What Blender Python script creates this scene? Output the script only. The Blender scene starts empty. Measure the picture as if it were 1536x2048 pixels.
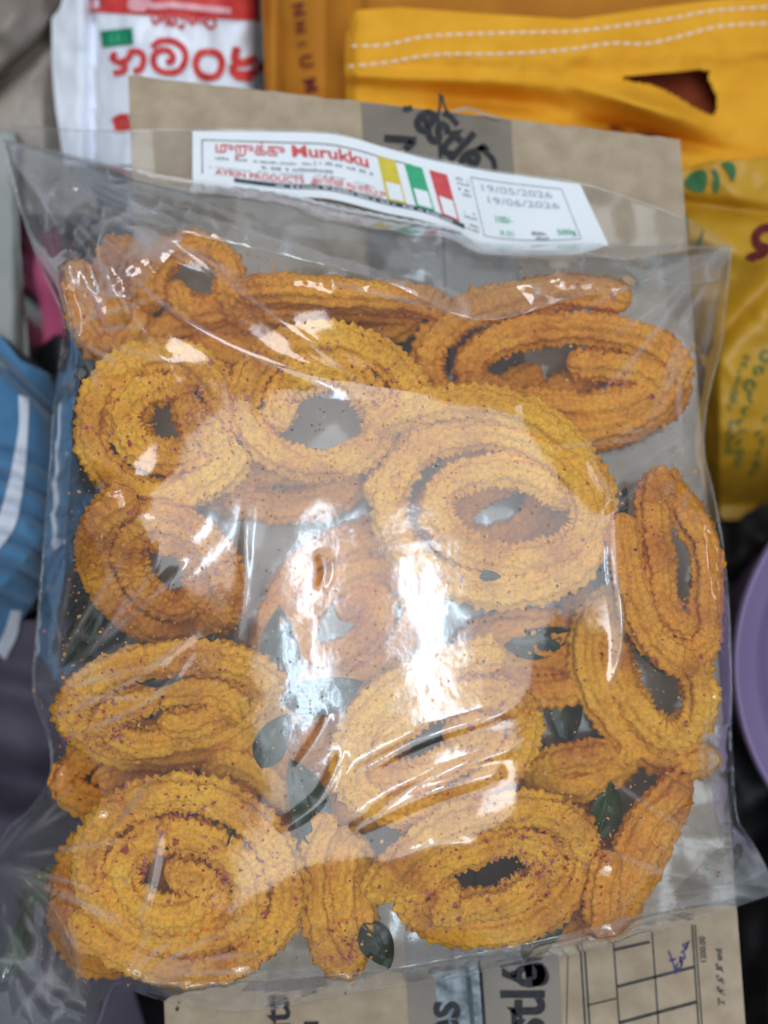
import bpy, math, random
import numpy as np
from mathutils import Vector

random.seed(7)
rng = np.random.default_rng(11)
S = bpy.context.scene
COL = S.collection
R = math.radians

# ------------------------------------------------------------------ camera
W, H = 1536.0, 2048.0
VFOV = 50.0
FPX = (H / 2) / math.tan(R(VFOV / 2))
TILT = R(4.0)
BOX_Z = 0.100
DIST = 0.3294
CAM = np.array([0.0, -DIST * math.sin(TILT), BOX_Z + DIST * math.cos(TILT)])
cam_d = bpy.data.cameras.new('camera')
cam_d.sensor_fit = 'VERTICAL'
cam_d.sensor_height = 24.0
cam_d.lens = 12.0 / math.tan(R(VFOV / 2))
cam_d.clip_start = 0.01
cam_d.clip_end = 50
cam_d.dof.use_dof = True
cam_d.dof.focus_distance = 0.2915
cam_d.dof.aperture_fstop = 3.1
cam = bpy.data.objects.new('camera', cam_d)
cam.location = CAM
cam.rotation_euler = (TILT, 0, 0)
COL.objects.link(cam)
S.camera = cam

# ------------------------------------------------------------------ light
w = bpy.data.worlds.new('World')
S.world = w
w.use_nodes = True
w.node_tree.nodes['Background'].inputs[0].default_value = (0.80, 0.88, 1.0, 1)
w.node_tree.nodes['Background'].inputs[1].default_value = 0.25


def area_lamp(name, loc, aim, sx, sy, radiance, col, spin=0.0):
    d = bpy.data.lights.new(name, 'AREA')
    d.shape = 'RECTANGLE'
    d.size, d.size_y = sx, sy
    d.energy = radiance * math.pi * sx * sy
    d.color = col
    o = bpy.data.objects.new(name, d)
    o.location = loc
    v = Vector(aim) - Vector(loc)
    o.rotation_euler = (0, 0, spin) if loc[2] > 1 else v.to_track_quat('-Z', 'Y').to_euler()
    COL.objects.link(o)
    return o


area_lamp('ceiling_lamp', (0.20, -0.10, 2.0), (0, 0, 0.1), 1.22, 2.0, 2.05, (0.90, 0.95, 1.0))
area_lamp('tube_lamp', (-0.16, -0.10, 1.9), (0, 0, 0.1), 0.05, 0.44, 17.0, (0.66, 0.84, 1.0))
area_lamp('tube_lamp', (0.10, -0.11, 1.9), (0, 0, 0.1), 0.065, 0.34, 18.0, (0.66, 0.84, 1.0), 0.12)
area_lamp('added_sheen_lamp', (0.62, -0.58, 1.9), (0, 0, 0.1), 0.30, 0.30, 5.0, (0.88, 0.95, 1.0))  # unseen lamp added for the sheen on the film's lower right
area_lamp('added_top_fill', (-0.16, 0.52, 0.62), (0.0, 0.10, 0.1), 0.22, 0.22, 5.0, (0.97, 0.98, 1.0))  # added lamp: brightens the far end and gives glints on film creases

S.view_settings.view_transform = 'Standard'
S.view_settings.look = 'None'
S.view_settings.exposure = 0.32
S.view_settings.gamma = 1.0
S.render.engine = 'CYCLES'
S.cycles.transparent_max_bounces = 24
S.cycles.max_bounces = 6
S.cycles.use_adaptive_sampling = True
S.cycles.adaptive_threshold = 0.025
S.cycles.use_denoising = True
S.cycles.caustics_reflective = False
S.cycles.caustics_refractive = False


# ------------------------------------------------------------------ helpers
ct, st = math.cos(TILT), math.sin(TILT)


def P(x, y, z):
    """photo coordinates (1536 x 2048) at height z -> point of the place (arrays allowed)"""
    x = np.asarray(x, float); y = np.asarray(y, float); z = np.asarray(z, float)
    a = (x - W / 2) / FPX
    b = -(y - H / 2) / FPX
    dx, dy, dz = a, b * ct + st, b * st - ct
    t = (z - CAM[2]) / dz
    return np.stack(np.broadcast_arrays(CAM[0] + t * dx, CAM[1] + t * dy, z + 0 * t), -1)


def to_px(v):
    d = v - CAM
    yc = d[..., 1] * ct + d[..., 2] * st
    zc = d[..., 1] * st - d[..., 2] * ct
    return W / 2 + FPX * d[..., 0] / zc, H / 2 - FPX * yc / zc


def K(z):
    return (CAM[2] - z) / FPX          # metres per photo pixel at height z


def hash3(ix, iy, iz, seed):
    n = (ix * 374761393 + iy * 668265263 + iz * 2147483647 + seed * 144665) & 0xFFFFFFFF
    n = ((n ^ (n >> 13)) * 1274126177) & 0xFFFFFFFF
    n = ((n ^ (n >> 16)) * 2246822519) & 0xFFFFFFFF
    return ((n ^ (n >> 15)) & 0xFFFF) / 65535.0


def noise(p, seed=0):
    p = np.asarray(p, float)
    i = np.floor(p).astype(np.int64)
    f = p - i
    f = f * f * (3 - 2 * f)
    out = 0
    for dx in (0, 1):
        for dy in (0, 1):
            for dz in (0, 1):
                wgt = (f[..., 0] if dx else 1 - f[..., 0]) * (f[..., 1] if dy else 1 - f[..., 1]) * (f[..., 2] if dz else 1 - f[..., 2])
                out = out + wgt * hash3(i[..., 0] + dx, i[..., 1] + dy, i[..., 2] + dz, seed)
    return out * 2 - 1


def fbm(p, seed=0, octaves=3):
    p = np.asarray(p, float)
    o, a = 0, 1.0
    for k in range(octaves):
        o = o + a * noise(p * 2 ** k, seed + k)
        a *= 0.5
    return o


def n2(x, y, s, seed=0, octaves=2):
    x = np.asarray(x, float); y = np.asarray(y, float)
    return fbm(np.stack(np.broadcast_arrays(x / s, y / s, 0.37 + 0 * x * y), -1), seed, octaves)


def link(name, me, mat, parent=None, smooth=True):
    o = bpy.data.objects.new(name, me)
    COL.objects.link(o)
    if mat is not None:
        for m in (mat if isinstance(mat, (list, tuple)) else [mat]):
            me.materials.append(m)
    if smooth:
        me.polygons.foreach_set('use_smooth', np.ones(len(me.polygons), bool))
    if parent is not None:
        o.parent = parent
        o.matrix_parent_inverse = parent.matrix_basis.inverted()
    return o


def mesh(name, V, F, mat=None, parent=None, smooth=True, mi=None):
    me = bpy.data.meshes.new(name)
    V = np.asarray(V, float).reshape(-1, 3)
    if isinstance(F, np.ndarray):
        n = F.shape[1]
        me.vertices.add(len(V)); me.vertices.foreach_set('co', V.ravel())
        me.loops.add(F.size); me.loops.foreach_set('vertex_index', F.ravel().astype(np.int32))
        me.polygons.add(len(F))
        me.polygons.foreach_set('loop_start', np.arange(0, F.size, n, dtype=np.int32))
        me.update(calc_edges=True)
    else:
        me.from_pydata(V.tolist(), [], [list(f) for f in F])
    me.validate()
    if mi is not None:
        me.polygons.foreach_set('material_index', np.asarray(mi, np.int32))
    return link(name, me, mat, parent, smooth)


def grid_faces(nu, nv):
    """nv rows of nu verts"""
    i = np.arange(nv - 1)[:, None] * nu + np.arange(nu - 1)[None, :]
    i = i.ravel()
    return np.stack([i, i + nu, i + nu + 1, i + 1], -1)


def empty(name, loc):
    o = bpy.data.objects.new(name, None)
    o.location = loc
    o.empty_display_size = 0.01
    COL.objects.link(o)
    return o


def tag(o, label, cat, group=None, kind=None):
    if label: o['label'] = label
    if cat: o['category'] = cat
    if group: o['group'] = group
    if kind: o['kind'] = kind
    return o


def poly_at(pts, t):
    pts = np.asarray(pts, float)
    d = np.r_[0, np.cumsum(np.hypot(*np.diff(pts, axis=0).T))]
    d /= d[-1]
    return np.stack([np.interp(t, d, pts[:, 0]), np.interp(t, d, pts[:, 1])], -1)


def smooth_poly(pts, n=12):
    """Catmull-Rom through pts"""
    p = np.asarray(pts, float)
    p = np.vstack([2 * p[0] - p[1], p, 2 * p[-1] - p[-2]])
    out = []
    for i in range(1, len(p) - 2):
        t = np.linspace(0, 1, n, endpoint=False)[:, None]
        out.append(0.5 * (2 * p[i] + (p[i + 1] - p[i - 1]) * t + (2 * p[i - 1] - 5 * p[i] + 4 * p[i + 1] - p[i + 2]) * t ** 2
                          + (3 * p[i] - p[i - 1] - 3 * p[i + 1] + p[i + 2]) * t ** 3))
    out.append(p[-2][None])
    return np.vstack(out)


def coons(top, bottom, left, right, nu, nv):
    u = np.linspace(0, 1, nu); v = np.linspace(0, 1, nv)
    T, B, L, Rr = poly_at(top, u), poly_at(bottom, u), poly_at(left, v), poly_at(right, v)
    U, V = np.meshgrid(u, v)
    U = U[..., None]; V = V[..., None]
    X = (1 - V) * T[None] + V * B[None] + (1 - U) * L[:, None] + U * Rr[:, None] \
        - ((1 - U) * (1 - V) * T[0] + U * (1 - V) * T[-1] + (1 - U) * V * B[0] + U * V * B[-1])
    return X[..., 0], X[..., 1], U[..., 0], V[..., 0]


def inside(x, y, poly):
    poly = np.asarray(poly, float)
    r = np.zeros(np.shape(x), bool)
    j = len(poly) - 1
    for i in range(len(poly)):
        xi, yi = poly[i]; xj, yj = poly[j]
        c = ((yi > y) != (yj > y)) & (x < (xj - xi) * (y - yi) / (yj - yi + 1e-12) + xi)
        r ^= c
        j = i
    return r


# ------------------------------------------------------------------ materials
def mat(name, c1, c2=None, scale=200.0, rough=0.6, bump=0.0, bump_scale=None, spec=0.3, sheen=0.0, detail=4.0, dist=0.0005, lo=0.35, hi=0.65,
        trans=0.0, coat=0.0):
    m = bpy.data.materials.new(name)
    m.use_nodes = True
    nt = m.node_tree
    b = nt.nodes['Principled BSDF']
    b.inputs['Roughness'].default_value = rough
    b.inputs['Specular IOR Level'].default_value = spec
    b.inputs['Sheen Weight'].default_value = sheen
    b.inputs['Coat Weight'].default_value = coat
    geo = nt.nodes.new('ShaderNodeNewGeometry')
    if c2 is None:
        b.inputs['Base Color'].default_value = (*c1, 1)
    else:
        n = nt.nodes.new('ShaderNodeTexNoise')
        n.inputs['Scale'].default_value = scale
        n.inputs['Detail'].default_value = detail
        nt.links.new(geo.outputs['Position'], n.inputs['Vector'])
        r = nt.nodes.new('ShaderNodeValToRGB')
        r.color_ramp.elements[0].position = lo
        r.color_ramp.elements[1].position = hi
        r.color_ramp.elements[0].color = (*c1, 1)
        r.color_ramp.elements[1].color = (*c2, 1)
        nt.links.new(n.outputs['Fac'], r.inputs['Fac'])
        nt.links.new(r.outputs['Color'], b.inputs['Base Color'])
    if bump:
        n = nt.nodes.new('ShaderNodeTexNoise')
        n.inputs['Scale'].default_value = bump_scale or scale * 4
        n.inputs['Detail'].default_value = 5
        nt.links.new(geo.outputs['Position'], n.inputs['Vector'])
        bp = nt.nodes.new('ShaderNodeBump')
        bp.inputs['Strength'].default_value = bump
        bp.inputs['Distance'].default_value = dist
        nt.links.new(n.outputs['Fac'], bp.inputs['Height'])
        nt.links.new(bp.outputs['Normal'], b.inputs['Normal'])
    return m


def murukku_mat(name, a, b_, c):
    m = bpy.data.materials.new(name)
    m.use_nodes = True
    nt = m.node_tree
    L = nt.links.new
    b = nt.nodes['Principled BSDF']
    b.inputs['Roughness'].default_value = 0.55
    b.inputs['Specular IOR Level'].default_value = 0.35
    geo = nt.nodes.new('ShaderNodeNewGeometry')

    def nz(scale, detail):
        n = nt.nodes.new('ShaderNodeTexNoise')
        n.inputs['Scale'].default_value = scale
        n.inputs['Detail'].default_value = detail
        L(geo.outputs['Position'], n.inputs['Vector'])
        return n
    n1 = nz(62, 4)
    r1 = nt.nodes.new('ShaderNodeValToRGB')
    r1.color_ramp.elements[0].position = 0.30; r1.color_ramp.elements[0].color = (*a, 1)
    r1.color_ramp.elements[1].position = 0.72; r1.color_ramp.elements[1].color = (*c, 1)
    e = r1.color_ramp.elements.new(0.5); e.color = (*b_, 1)
    L(n1.outputs['Fac'], r1.inputs['Fac'])
    # mottled crumb
    n2_ = nz(900, 4)
    r2 = nt.nodes.new('ShaderNodeValToRGB')
    r2.color_ramp.elements[0].position = 0.3; r2.color_ramp.elements[0].color = (0.70, 0.60, 0.55, 1)
    r2.color_ramp.elements[1].position = 0.6; r2.color_ramp.elements[1].color = (1.12, 1.08, 1.0, 1)
    L(n2_.outputs['Fac'], r2.inputs['Fac'])
    mx = nt.nodes.new('ShaderNodeMix'); mx.data_type = 'RGBA'; mx.blend_type = 'MULTIPLY'
    mx.inputs[0].default_value = 0.8
    L(r1.outputs['Color'], mx.inputs[6]); L(r2.outputs['Color'], mx.inputs[7])
    # cumin and chilli specks baked into the dough
    v = nt.nodes.new('ShaderNodeTexVoronoi')
    v.inputs['Scale'].default_value = 330
    L(geo.outputs['Position'], v.inputs['Vector'])
    n3 = nz(260, 2)
    md = nt.nodes.new('ShaderNodeMath'); md.operation = 'MULTIPLY_ADD'
    md.inputs[1].default_value = -0.62; md.inputs[2].default_value = 0.345
    L(n3.outputs['Fac'], md.inputs[0])
    lt = nt.nodes.new('ShaderNodeMath'); lt.operation = 'LESS_THAN'
    L(v.outputs['Distance'], lt.inputs[0]); L(md.outputs[0], lt.inputs[1])
    mx2 = nt.nodes.new('ShaderNodeMix'); mx2.data_type = 'RGBA'
    L(lt.outputs[0], mx2.inputs[0])
    L(mx.outputs[2], mx2.inputs[6])
    vr = nt.nodes.new('ShaderNodeValToRGB')
    vr.color_ramp.elements[0].color = (0.22, 0.06, 0.01, 1)
    vr.color_ramp.elements[1].color = (0.28, 0.035, 0.012, 1)
    L(v.outputs['Color'], vr.inputs['Fac'])
    L(vr.outputs['Color'], mx2.inputs[7])
    L(mx2.outputs[2], b.inputs['Base Color'])
    b.inputs['Subsurface Weight'].default_value = 0.0
    nb = nz(1400, 6)
    bp = nt.nodes.new('ShaderNodeBump')
    bp.inputs['Strength'].default_value = 0.9
    bp.inputs['Distance'].default_value = 0.0006
    L(nb.outputs['Fac'], bp.inputs['Height'])
    L(bp.outputs['Normal'], b.inputs['Normal'])
    return m


def film_mat(name, haze=0.05, refl=1.0, drops=True):
    m = bpy.data.materials.new(name)
    m.use_nodes = True
    nt = m.node_tree
    nt.nodes.clear()
    L = nt.links.new
    out = nt.nodes.new('ShaderNodeOutputMaterial')
    geo = nt.nodes.new('ShaderNodeNewGeometry')
    tr = nt.nodes.new('ShaderNodeBsdfTransparent')
    tr.inputs[0].default_value = (0.965, 0.972, 0.975, 1)
    gl = nt.nodes.new('ShaderNodeBsdfGlossy')
    gl.inputs['Roughness'].default_value = 0.095
    gl.inputs['Color'].default_value = (1, 1, 1, 1)
    df = nt.nodes.new('ShaderNodeBsdfDiffuse'); df.inputs[0].default_value = (0.85, 0.87, 0.9, 1)
    tl = nt.nodes.new('ShaderNodeBsdfTranslucent'); tl.inputs[0].default_value = (0.85, 0.87, 0.9, 1)
    hz = nt.nodes.new('ShaderNodeMixShader'); hz.inputs[0].default_value = 0.5
    L(df.outputs[0], hz.inputs[1]); L(tl.outputs[0], hz.inputs[2])
    m1 = nt.nodes.new('ShaderNodeMixShader')
    # uneven oil haze on the inside of the film
    hn = nt.nodes.new('ShaderNodeTexNoise'); hn.inputs['Scale'].default_value = 55; hn.inputs['Detail'].default_value = 4
    L(geo.outputs['Position'], hn.inputs['Vector'])
    hm = nt.nodes.new('ShaderNodeMapRange')
    hm.inputs['From Min'].default_value = 0.35; hm.inputs['From Max'].default_value = 0.7
    hm.inputs['To Min'].default_value = haze * 0.6; hm.inputs['To Max'].default_value = haze * 1.5
    L(hn.outputs['Fac'], hm.inputs['Value'])
    at = nt.nodes.new('ShaderNodeAttribute'); at.attribute_name = 'crease'     # stress-whitened creases; their glints are put into this white too
    ad = nt.nodes.new('ShaderNodeMath'); ad.operation = 'MULTIPLY_ADD'; ad.inputs[1].default_value = 0.5
    ad.use_clamp = True
    L(at.outputs['Fac'], ad.inputs[0]); L(hm.outputs[0], ad.inputs[2])
    L(ad.outputs[0], m1.inputs[0])
    L(tr.outputs[0], m1.inputs[1]); L(hz.outputs[0], m1.inputs[2])
    # fine crinkle, scratches and oil droplets
    b1 = nt.nodes.new('ShaderNodeTexNoise'); b1.inputs['Scale'].default_value = 160; b1.inputs['Detail'].default_value = 3
    L(geo.outputs['Position'], b1.inputs['Vector'])
    bp = nt.nodes.new('ShaderNodeBump'); bp.inputs['Strength'].default_value = 0.10; bp.inputs['Distance'].default_value = 0.0006
    L(b1.outputs['Fac'], bp.inputs['Height'])
    norm = bp
    if drops:
        vo = nt.nodes.new('ShaderNodeTexVoronoi'); vo.inputs['Scale'].default_value = 950
        L(geo.outputs['Position'], vo.inputs['Vector'])
        mr = nt.nodes.new('ShaderNodeMapRange')
        mr.inputs['From Min'].default_value = 0.05; mr.inputs['From Max'].default_value = 0.26
        mr.inputs['To Min'].default_value = 1.0; mr.inputs['To Max'].default_value = 0.0
        L(vo.outputs['Distance'], mr.inputs['Value'])
        sp = nt.nodes.new('ShaderNodeSeparateColor'); L(vo.outputs['Color'], sp.inputs[0])
        gt = nt.nodes.new('ShaderNodeMath'); gt.operation = 'GREATER_THAN'; gt.inputs[1].default_value = 0.86
        L(sp.outputs[0], gt.inputs[0])
        ml = nt.nodes.new('ShaderNodeMath'); ml.operation = 'MULTIPLY'
        L(mr.outputs[0], ml.inputs[0]); L(gt.outputs[0], ml.inputs[1])
        bp2 = nt.nodes.new('ShaderNodeBump'); bp2.inputs['Strength'].default_value = 0.7; bp2.inputs['Distance'].default_value = 0.0005
        L(ml.outputs[0], bp2.inputs['Height']); L(bp.outputs[0], bp2.inputs['Normal'])
        norm = bp2
    L(norm.outputs[0], gl.inputs['Normal'])
    # thin sheet: two faces of about 4 % each, rising at grazing angles
    lw = nt.nodes.new('ShaderNodeLayerWeight'); lw.inputs[0].default_value = 0.5
    pw = nt.nodes.new('ShaderNodeMath'); pw.operation = 'POWER'; pw.inputs[1].default_value = 3.0
    L(lw.outputs['Facing'], pw.inputs[0])
    fm = nt.nodes.new('ShaderNodeMath'); fm.operation = 'MULTIPLY_ADD'; fm.inputs[1].default_value = 0.75 * refl; fm.inputs[2].default_value = 0.085 * refl
    L(pw.outputs[0], fm.inputs[0])
    m2 = nt.nodes.new('ShaderNodeMixShader')
    L(fm.outputs[0], m2.inputs[0]); L(m1.outputs[0], m2.inputs[1]); L(gl.outputs[0], m2.inputs[2])
    L(m2.outputs[0], out.inputs[0])
    return m


M = {
    'ground': mat('dark_floor', (0.010, 0.009, 0.008), (0.03, 0.026, 0.022), 40, rough=0.7),
    'card': mat('cardboard', (0.375, 0.29, 0.198), (0.465, 0.37, 0.262), 130, rough=0.85, bump=0.5, bump_scale=1100, spec=0.15, detail=8),
    'tape': mat('brown_tape', (0.125, 0.10, 0.072), (0.19, 0.155, 0.115), 45, rough=0.28, bump=0.12, bump_scale=300, spec=0.5),
    'ink': mat('black_ink', (0.012, 0.013, 0.016), (0.03, 0.03, 0.034), 500, rough=0.6),
    'worn': mat('worn_pale_ink', (0.08, 0.11, 0.13), (0.33, 0.38, 0.40), 260, rough=0.5),
    'grey_ink': mat('grey_ink', (0.035, 0.037, 0.04), (0.07, 0.07, 0.07), 400, rough=0.7),
    'blue_ink': mat('blue_pen', (0.03, 0.04, 0.16), (0.06, 0.06, 0.22), 900),
    'paper': mat('white_label_paper', (0.78, 0.83, 0.86), (0.83, 0.87, 0.90), 60, rough=0.45, spec=0.4),
    'red': mat('red_print', (0.55, 0.035, 0.035), (0.66, 0.06, 0.05), 200, rough=0.5),
    'red_label': mat('red_label_ink', (0.58, 0.06, 0.07), (0.68, 0.10, 0.10), 300, rough=0.5),
    'yellow_label': mat('yellow_label_ink', (0.62, 0.50, 0.03), (0.68, 0.56, 0.06), 300, rough=0.5),
    'green_label': mat('green_label_ink', (0.02, 0.36, 0.17), (0.04, 0.42, 0.21), 300, rough=0.5),
    'dark_label': mat('dark_label_ink', (0.03, 0.055, 0.065), (0.06, 0.085, 0.095), 300, rough=0.5),
    'pale_ink': mat('faded_grey_ink', (0.36, 0.40, 0.47), (0.44, 0.48, 0.55), 600, rough=0.5),
    'text_grey': mat('label_grey_ink', (0.16, 0.19, 0.2), (0.28, 0.32, 0.33), 900, rough=0.5),
    'green': mat('green_print', (0.0, 0.20, 0.09), (0.02, 0.27, 0.13), 250, rough=0.45),
    'white_film': mat('white_packet_plastic', (0.74, 0.78, 0.86), (0.80, 0.83, 0.90), 40, rough=0.32, bump=0.25, bump_scale=120, spec=0.5, dist=0.002),
    'pink_print': mat('pink_print', (0.75, 0.32, 0.36), (0.8, 0.45, 0.48), 300, rough=0.45),
    'orange': mat('orange_cloth', (0.74, 0.34, 0.018), (0.82, 0.40, 0.028), 70, rough=0.75, bump=0.35, bump_scale=1500, spec=0.2),
    'orange_dark': mat('deep_and_shaded_orange', (0.42, 0.155, 0.015), (0.48, 0.19, 0.018), 70, rough=0.75, bump=0.3, bump_scale=1500, spec=0.2),
    'hole_shade': mat('hole_shade_red', (0.22, 0.035, 0.01), (0.27, 0.045, 0.012), 70, rough=0.8),  # shade inside the hand hole, put into a dark red
    'maroon': mat('maroon_print', (0.11, 0.012, 0.015), (0.15, 0.02, 0.02), 300),
    'thread': mat('white_thread', (0.80, 0.74, 0.66), rough=0.7),
    'yellow_pack': mat('mustard_packet_plastic', (0.50, 0.265, 0.015), (0.58, 0.32, 0.02), 50, rough=0.42, bump=0.3, bump_scale=130, spec=0.45, dist=0.002),
    'green_dark': mat('dark_green_print', (0.03, 0.13, 0.05), (0.045, 0.17, 0.07), 300),
    'purple': mat('lilac_plastic', (0.19, 0.14, 0.27), (0.21, 0.155, 0.295), 25, rough=0.38, spec=0.45),
    'blue': mat('blue_jersey', (0.045, 0.145, 0.275), (0.07, 0.195, 0.35), 60, rough=0.85, bump=0.4, bump_scale=1200, sheen=0.3),
    'stripe': mat('white_stripe', (0.55, 0.60, 0.68), (0.63, 0.67, 0.74), 60, rough=0.8, bump=0.3, bump_scale=1200),
    'dusk': mat('dark_mauve_cloth', (0.06, 0.052, 0.075), (0.10, 0.085, 0.115), 40, rough=0.85, bump=0.4, bump_scale=1000),
    'pink': mat('pink_cloth', (0.52, 0.09, 0.19), (0.60, 0.13, 0.25), 60, rough=0.7),
    'grey_plastic': mat('grey_green_plastic', (0.27, 0.285, 0.27), (0.34, 0.35, 0.33), 30, rough=0.5),
    'beige': mat('beige_wrap', (0.20, 0.165, 0.135), (0.36, 0.31, 0.26), 26, rough=0.40, bump=0.4, bump_scale=60, dist=0.003),
    'black': mat('black_plastic', (0.006, 0.007, 0.008), (0.014, 0.014, 0.016), 60, rough=0.5, spec=0.3),
    'leaf': mat('fried_curry_leaf', (0.008, 0.022, 0.012), (0.022, 0.045, 0.020), 180, rough=0.35, bump=0.4, bump_scale=500, spec=0.5),
    'leaf_light': mat('green_curry_leaf', (0.030, 0.062, 0.014), (0.05, 0.095, 0.022), 180, rough=0.4, bump=0.4, bump_scale=500, spec=0.5),
    'chilli': mat('chilli_flake', (0.30, 0.022, 0.010), (0.46, 0.06, 0.015), 900, rough=0.35, spec=0.6),
    'crumb': mat('fried_crumb', (0.60, 0.24, 0.045), (0.68, 0.33, 0.07), 900, rough=0.5, spec=0.5),
    'darkbit': mat('dark_spice', (0.05, 0.018, 0.01), (0.09, 0.03, 0.015), 900, rough=0.5),
    'film': film_mat('bag_film', 0.032, 0.90),
    'film_fold': film_mat('bag_film_fold', 0.07, 1.1, False),
    'film_back': film_mat('bag_film_back', 0.055, 0.7, False),
    'mur_y': murukku_mat('murukku_yellow', (0.62, 0.22, 0.018), (0.90, 0.44, 0.032), (0.98, 0.55, 0.046)),
    'mur_o': murukku_mat('murukku_orange', (0.54, 0.17, 0.018), (0.84, 0.34, 0.028), (0.93, 0.45, 0.040)),
}


# ------------------------------------------------------------------ drawing flat print on surfaces (photo-scale outlines laid on a real surface)
def print_mesh(name, xy, F, zf, m, parent, eps=0.0003):
    xy = np.asarray(xy, float)
    z = zf(xy[:, 0], xy[:, 1]) + eps
    return mesh(name, P(xy[:, 0], xy[:, 1], z), F, m, parent, smooth=False)


def stroke_geo(pts, width, n=8, smooth=True):
    p = smooth_poly(pts, n) if smooth and len(pts) > 2 else poly_at(pts, np.linspace(0, 1, 14))
    d = np.gradient(p, axis=0)
    d /= np.linalg.norm(d, axis=1)[:, None] + 1e-9
    nrm = np.stack([-d[:, 1], d[:, 0]], -1)
    wd = width if np.ndim(width) else np.full(len(p), width)
    V = np.vstack([p + nrm * wd[:, None] / 2, p - nrm * wd[:, None] / 2])
    k = len(p)
    F = [(i, i + 1, k + i + 1, k + i) for i in range(k - 1)]
    return V, F


def strokes(name, lines, width, zf, m, parent, eps=0.0003, smooth=True):
    V, F, o = [], [], 0
    for l in lines:
        v, f = stroke_geo(l, width, smooth=smooth)
        V.append(v); F += [tuple(i + o for i in q) for q in f]; o += len(v)
    return print_mesh(name, np.vstack(V), F, zf, m, parent, eps)


def quad_patch(name, corners, zf, m, parent, eps=0.0003, n=8):
    c = np.asarray(corners, float)
    u = np.linspace(0, 1, n)
    U, Vv = np.meshgrid(u, u)
    X = ((1 - U) * (1 - Vv))[..., None] * c[0] + (U * (1 - Vv))[..., None] * c[1] + (U * Vv)[..., None] * c[2] + ((1 - U) * Vv)[..., None] * c[3]
    X = X.reshape(-1, 2)
    return print_mesh(name, X, grid_faces(n, n), zf, m, parent, eps)


def text_geo(body, bold=0.0, shear=0.0):
    cu = bpy.data.curves.new('t', 'FONT')
    cu.body = body
    cu.size = 1.0
    cu.offset = bold
    cu.shear = shear
    cu.resolution_u = 3
    o = bpy.data.objects.new('t', cu)
    COL.objects.link(o)
    dg = bpy.context.evaluated_depsgraph_get()
    me = bpy.data.meshes.new_from_object(o.evaluated_get(dg))
    V = np.array([v.co[:2] for v in me.vertices]).reshape(-1, 2)
    F = [tuple(p.vertices) for p in me.polygons]
    bpy.data.objects.remove(o); bpy.data.curves.remove(cu); bpy.data.meshes.remove(me)
    return V, F


def text(body, org, size, ang, zf, m, parent, bold=0.0, sx=1.0, eps=0.0003, name='lettering', shear=0.0):
    """org: photo position of the baseline start, ang: picture angle, counter-clockwise"""
    V, F = text_geo(body, bold, shear)
    a = R(ang)
    x = V[:, 0] * size * sx; y = V[:, 1] * size
    X = org[0] + x * math.cos(a) - y * math.sin(a)
    Y = org[1] - (x * math.sin(a) + y * math.cos(a))
    return print_mesh(name, np.stack([X, Y], -1), F, zf, m, parent, eps)


def slab(name, corners, z0, z1, m, parent=None):
    """prism over a four-cornered photo outline whose upper face is at z1"""
    c = np.asarray(corners, float)
    top = P(c[:, 0], c[:, 1], np.full(len(c), z1))
    bot = top.copy(); bot[:, 2] = z0
    n = len(c)
    F = [tuple(range(n)), tuple(range(2 * n - 1, n - 1, -1))] + [(i, n + i, n + (i + 1) % n, (i + 1) % n) for i in range(n)]
    return mesh(name, np.vstack([top, bot]), F, m, parent, smooth=False)


def pack(name, top, bottom, left, right, zf, zbase, m, parent=None, nu=60, nv=60, hole=None):
    """closed soft body: an uneven top sheet over a four-sided outline, flat below"""
    X, Y, U, V = coons(top, bottom, left, right, nu, nv)
    Z = zf(X, Y) if zf.__code__.co_argcount == 2 else zf(X, Y, U, V)
    Vt = P(X, Y, Z).reshape(-1, 3)
    F = grid_faces(nu, nv)
    if hole is not None:
        c = np.stack([X.ravel(), Y.ravel()], -1)[F].mean(1)
        F = F[~inside(c[:, 0], c[:, 1], hole)]
    Vb = Vt.copy(); Vb[:, 2] = np.minimum(zbase, Vb[:, 2] - 0.0005)
    ring = np.r_[np.arange(nu), np.arange(1, nv) * nu + nu - 1, (nv - 1) * nu + np.arange(nu - 2, -1, -1), np.arange(nv - 2, 0, -1) * nu]
    nt = len(Vt)
    k = len(ring)
    side = np.array([[ring[i], ring[(i + 1) % k], nt + i + k * 0, nt + (i + 1) % k] for i in range(k)])
    side = side[:, [0, 2, 3, 1]]
    return mesh(name, np.vstack([Vt, Vb[ring]]), np.vstack([F, side]), m, parent)


# ================================================================== THE SETTING
g = mesh('ground', [(-1.5, -1.5, 0), (1.5, -1.5, 0), (1.5, 1.5, 0), (-1.5, 1.5, 0)], [(0, 1, 2, 3)], M['ground'], smooth=False)
tag(g, 'dark floor under the box and the packets', 'floor', kind='structure')

# ------------------------------------------------------------------ cardboard box
TL, TR, BR, BL = (256, 150), (1360, 278), (1502, 2200), (336, 2200)
box = empty('cardboard_box', P(900, 1100, 0.0))
tag(box, 'brown printed cardboard box lying under the bag of spirals, taped along its middle', 'box')
TH = 0.003
zbox = lambda x, y: np.full(np.shape(x), BOX_Z)


def lerp(a, b, t):
    return (a[0] + (b[0] - a[0]) * t, a[1] + (b[1] - a[1]) * t)


def wobbly(a, b, n, amp, seed):
    r = np.random.default_rng(seed)
    return [(lerp(a, b, t)[0] + r.normal(0, amp), lerp(a, b, t)[1] + r.normal(0, amp)) for t in np.linspace(0, 1, n)]


sm0, sm1 = (874, 221), (962, 2200)
edge_top_l = wobbly(TL, (873, 221), 26, 0.9, 1)
edge_top_r = wobbly((876, 222), TR, 24, 1.0, 2)


def flap(name, top, right, bottom, left):
    c = np.array(list(top) + list(right) + list(bottom) + list(left))
    return slab(name, c[::-1], BOX_Z - TH, BOX_Z, M['card'], box)


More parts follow.
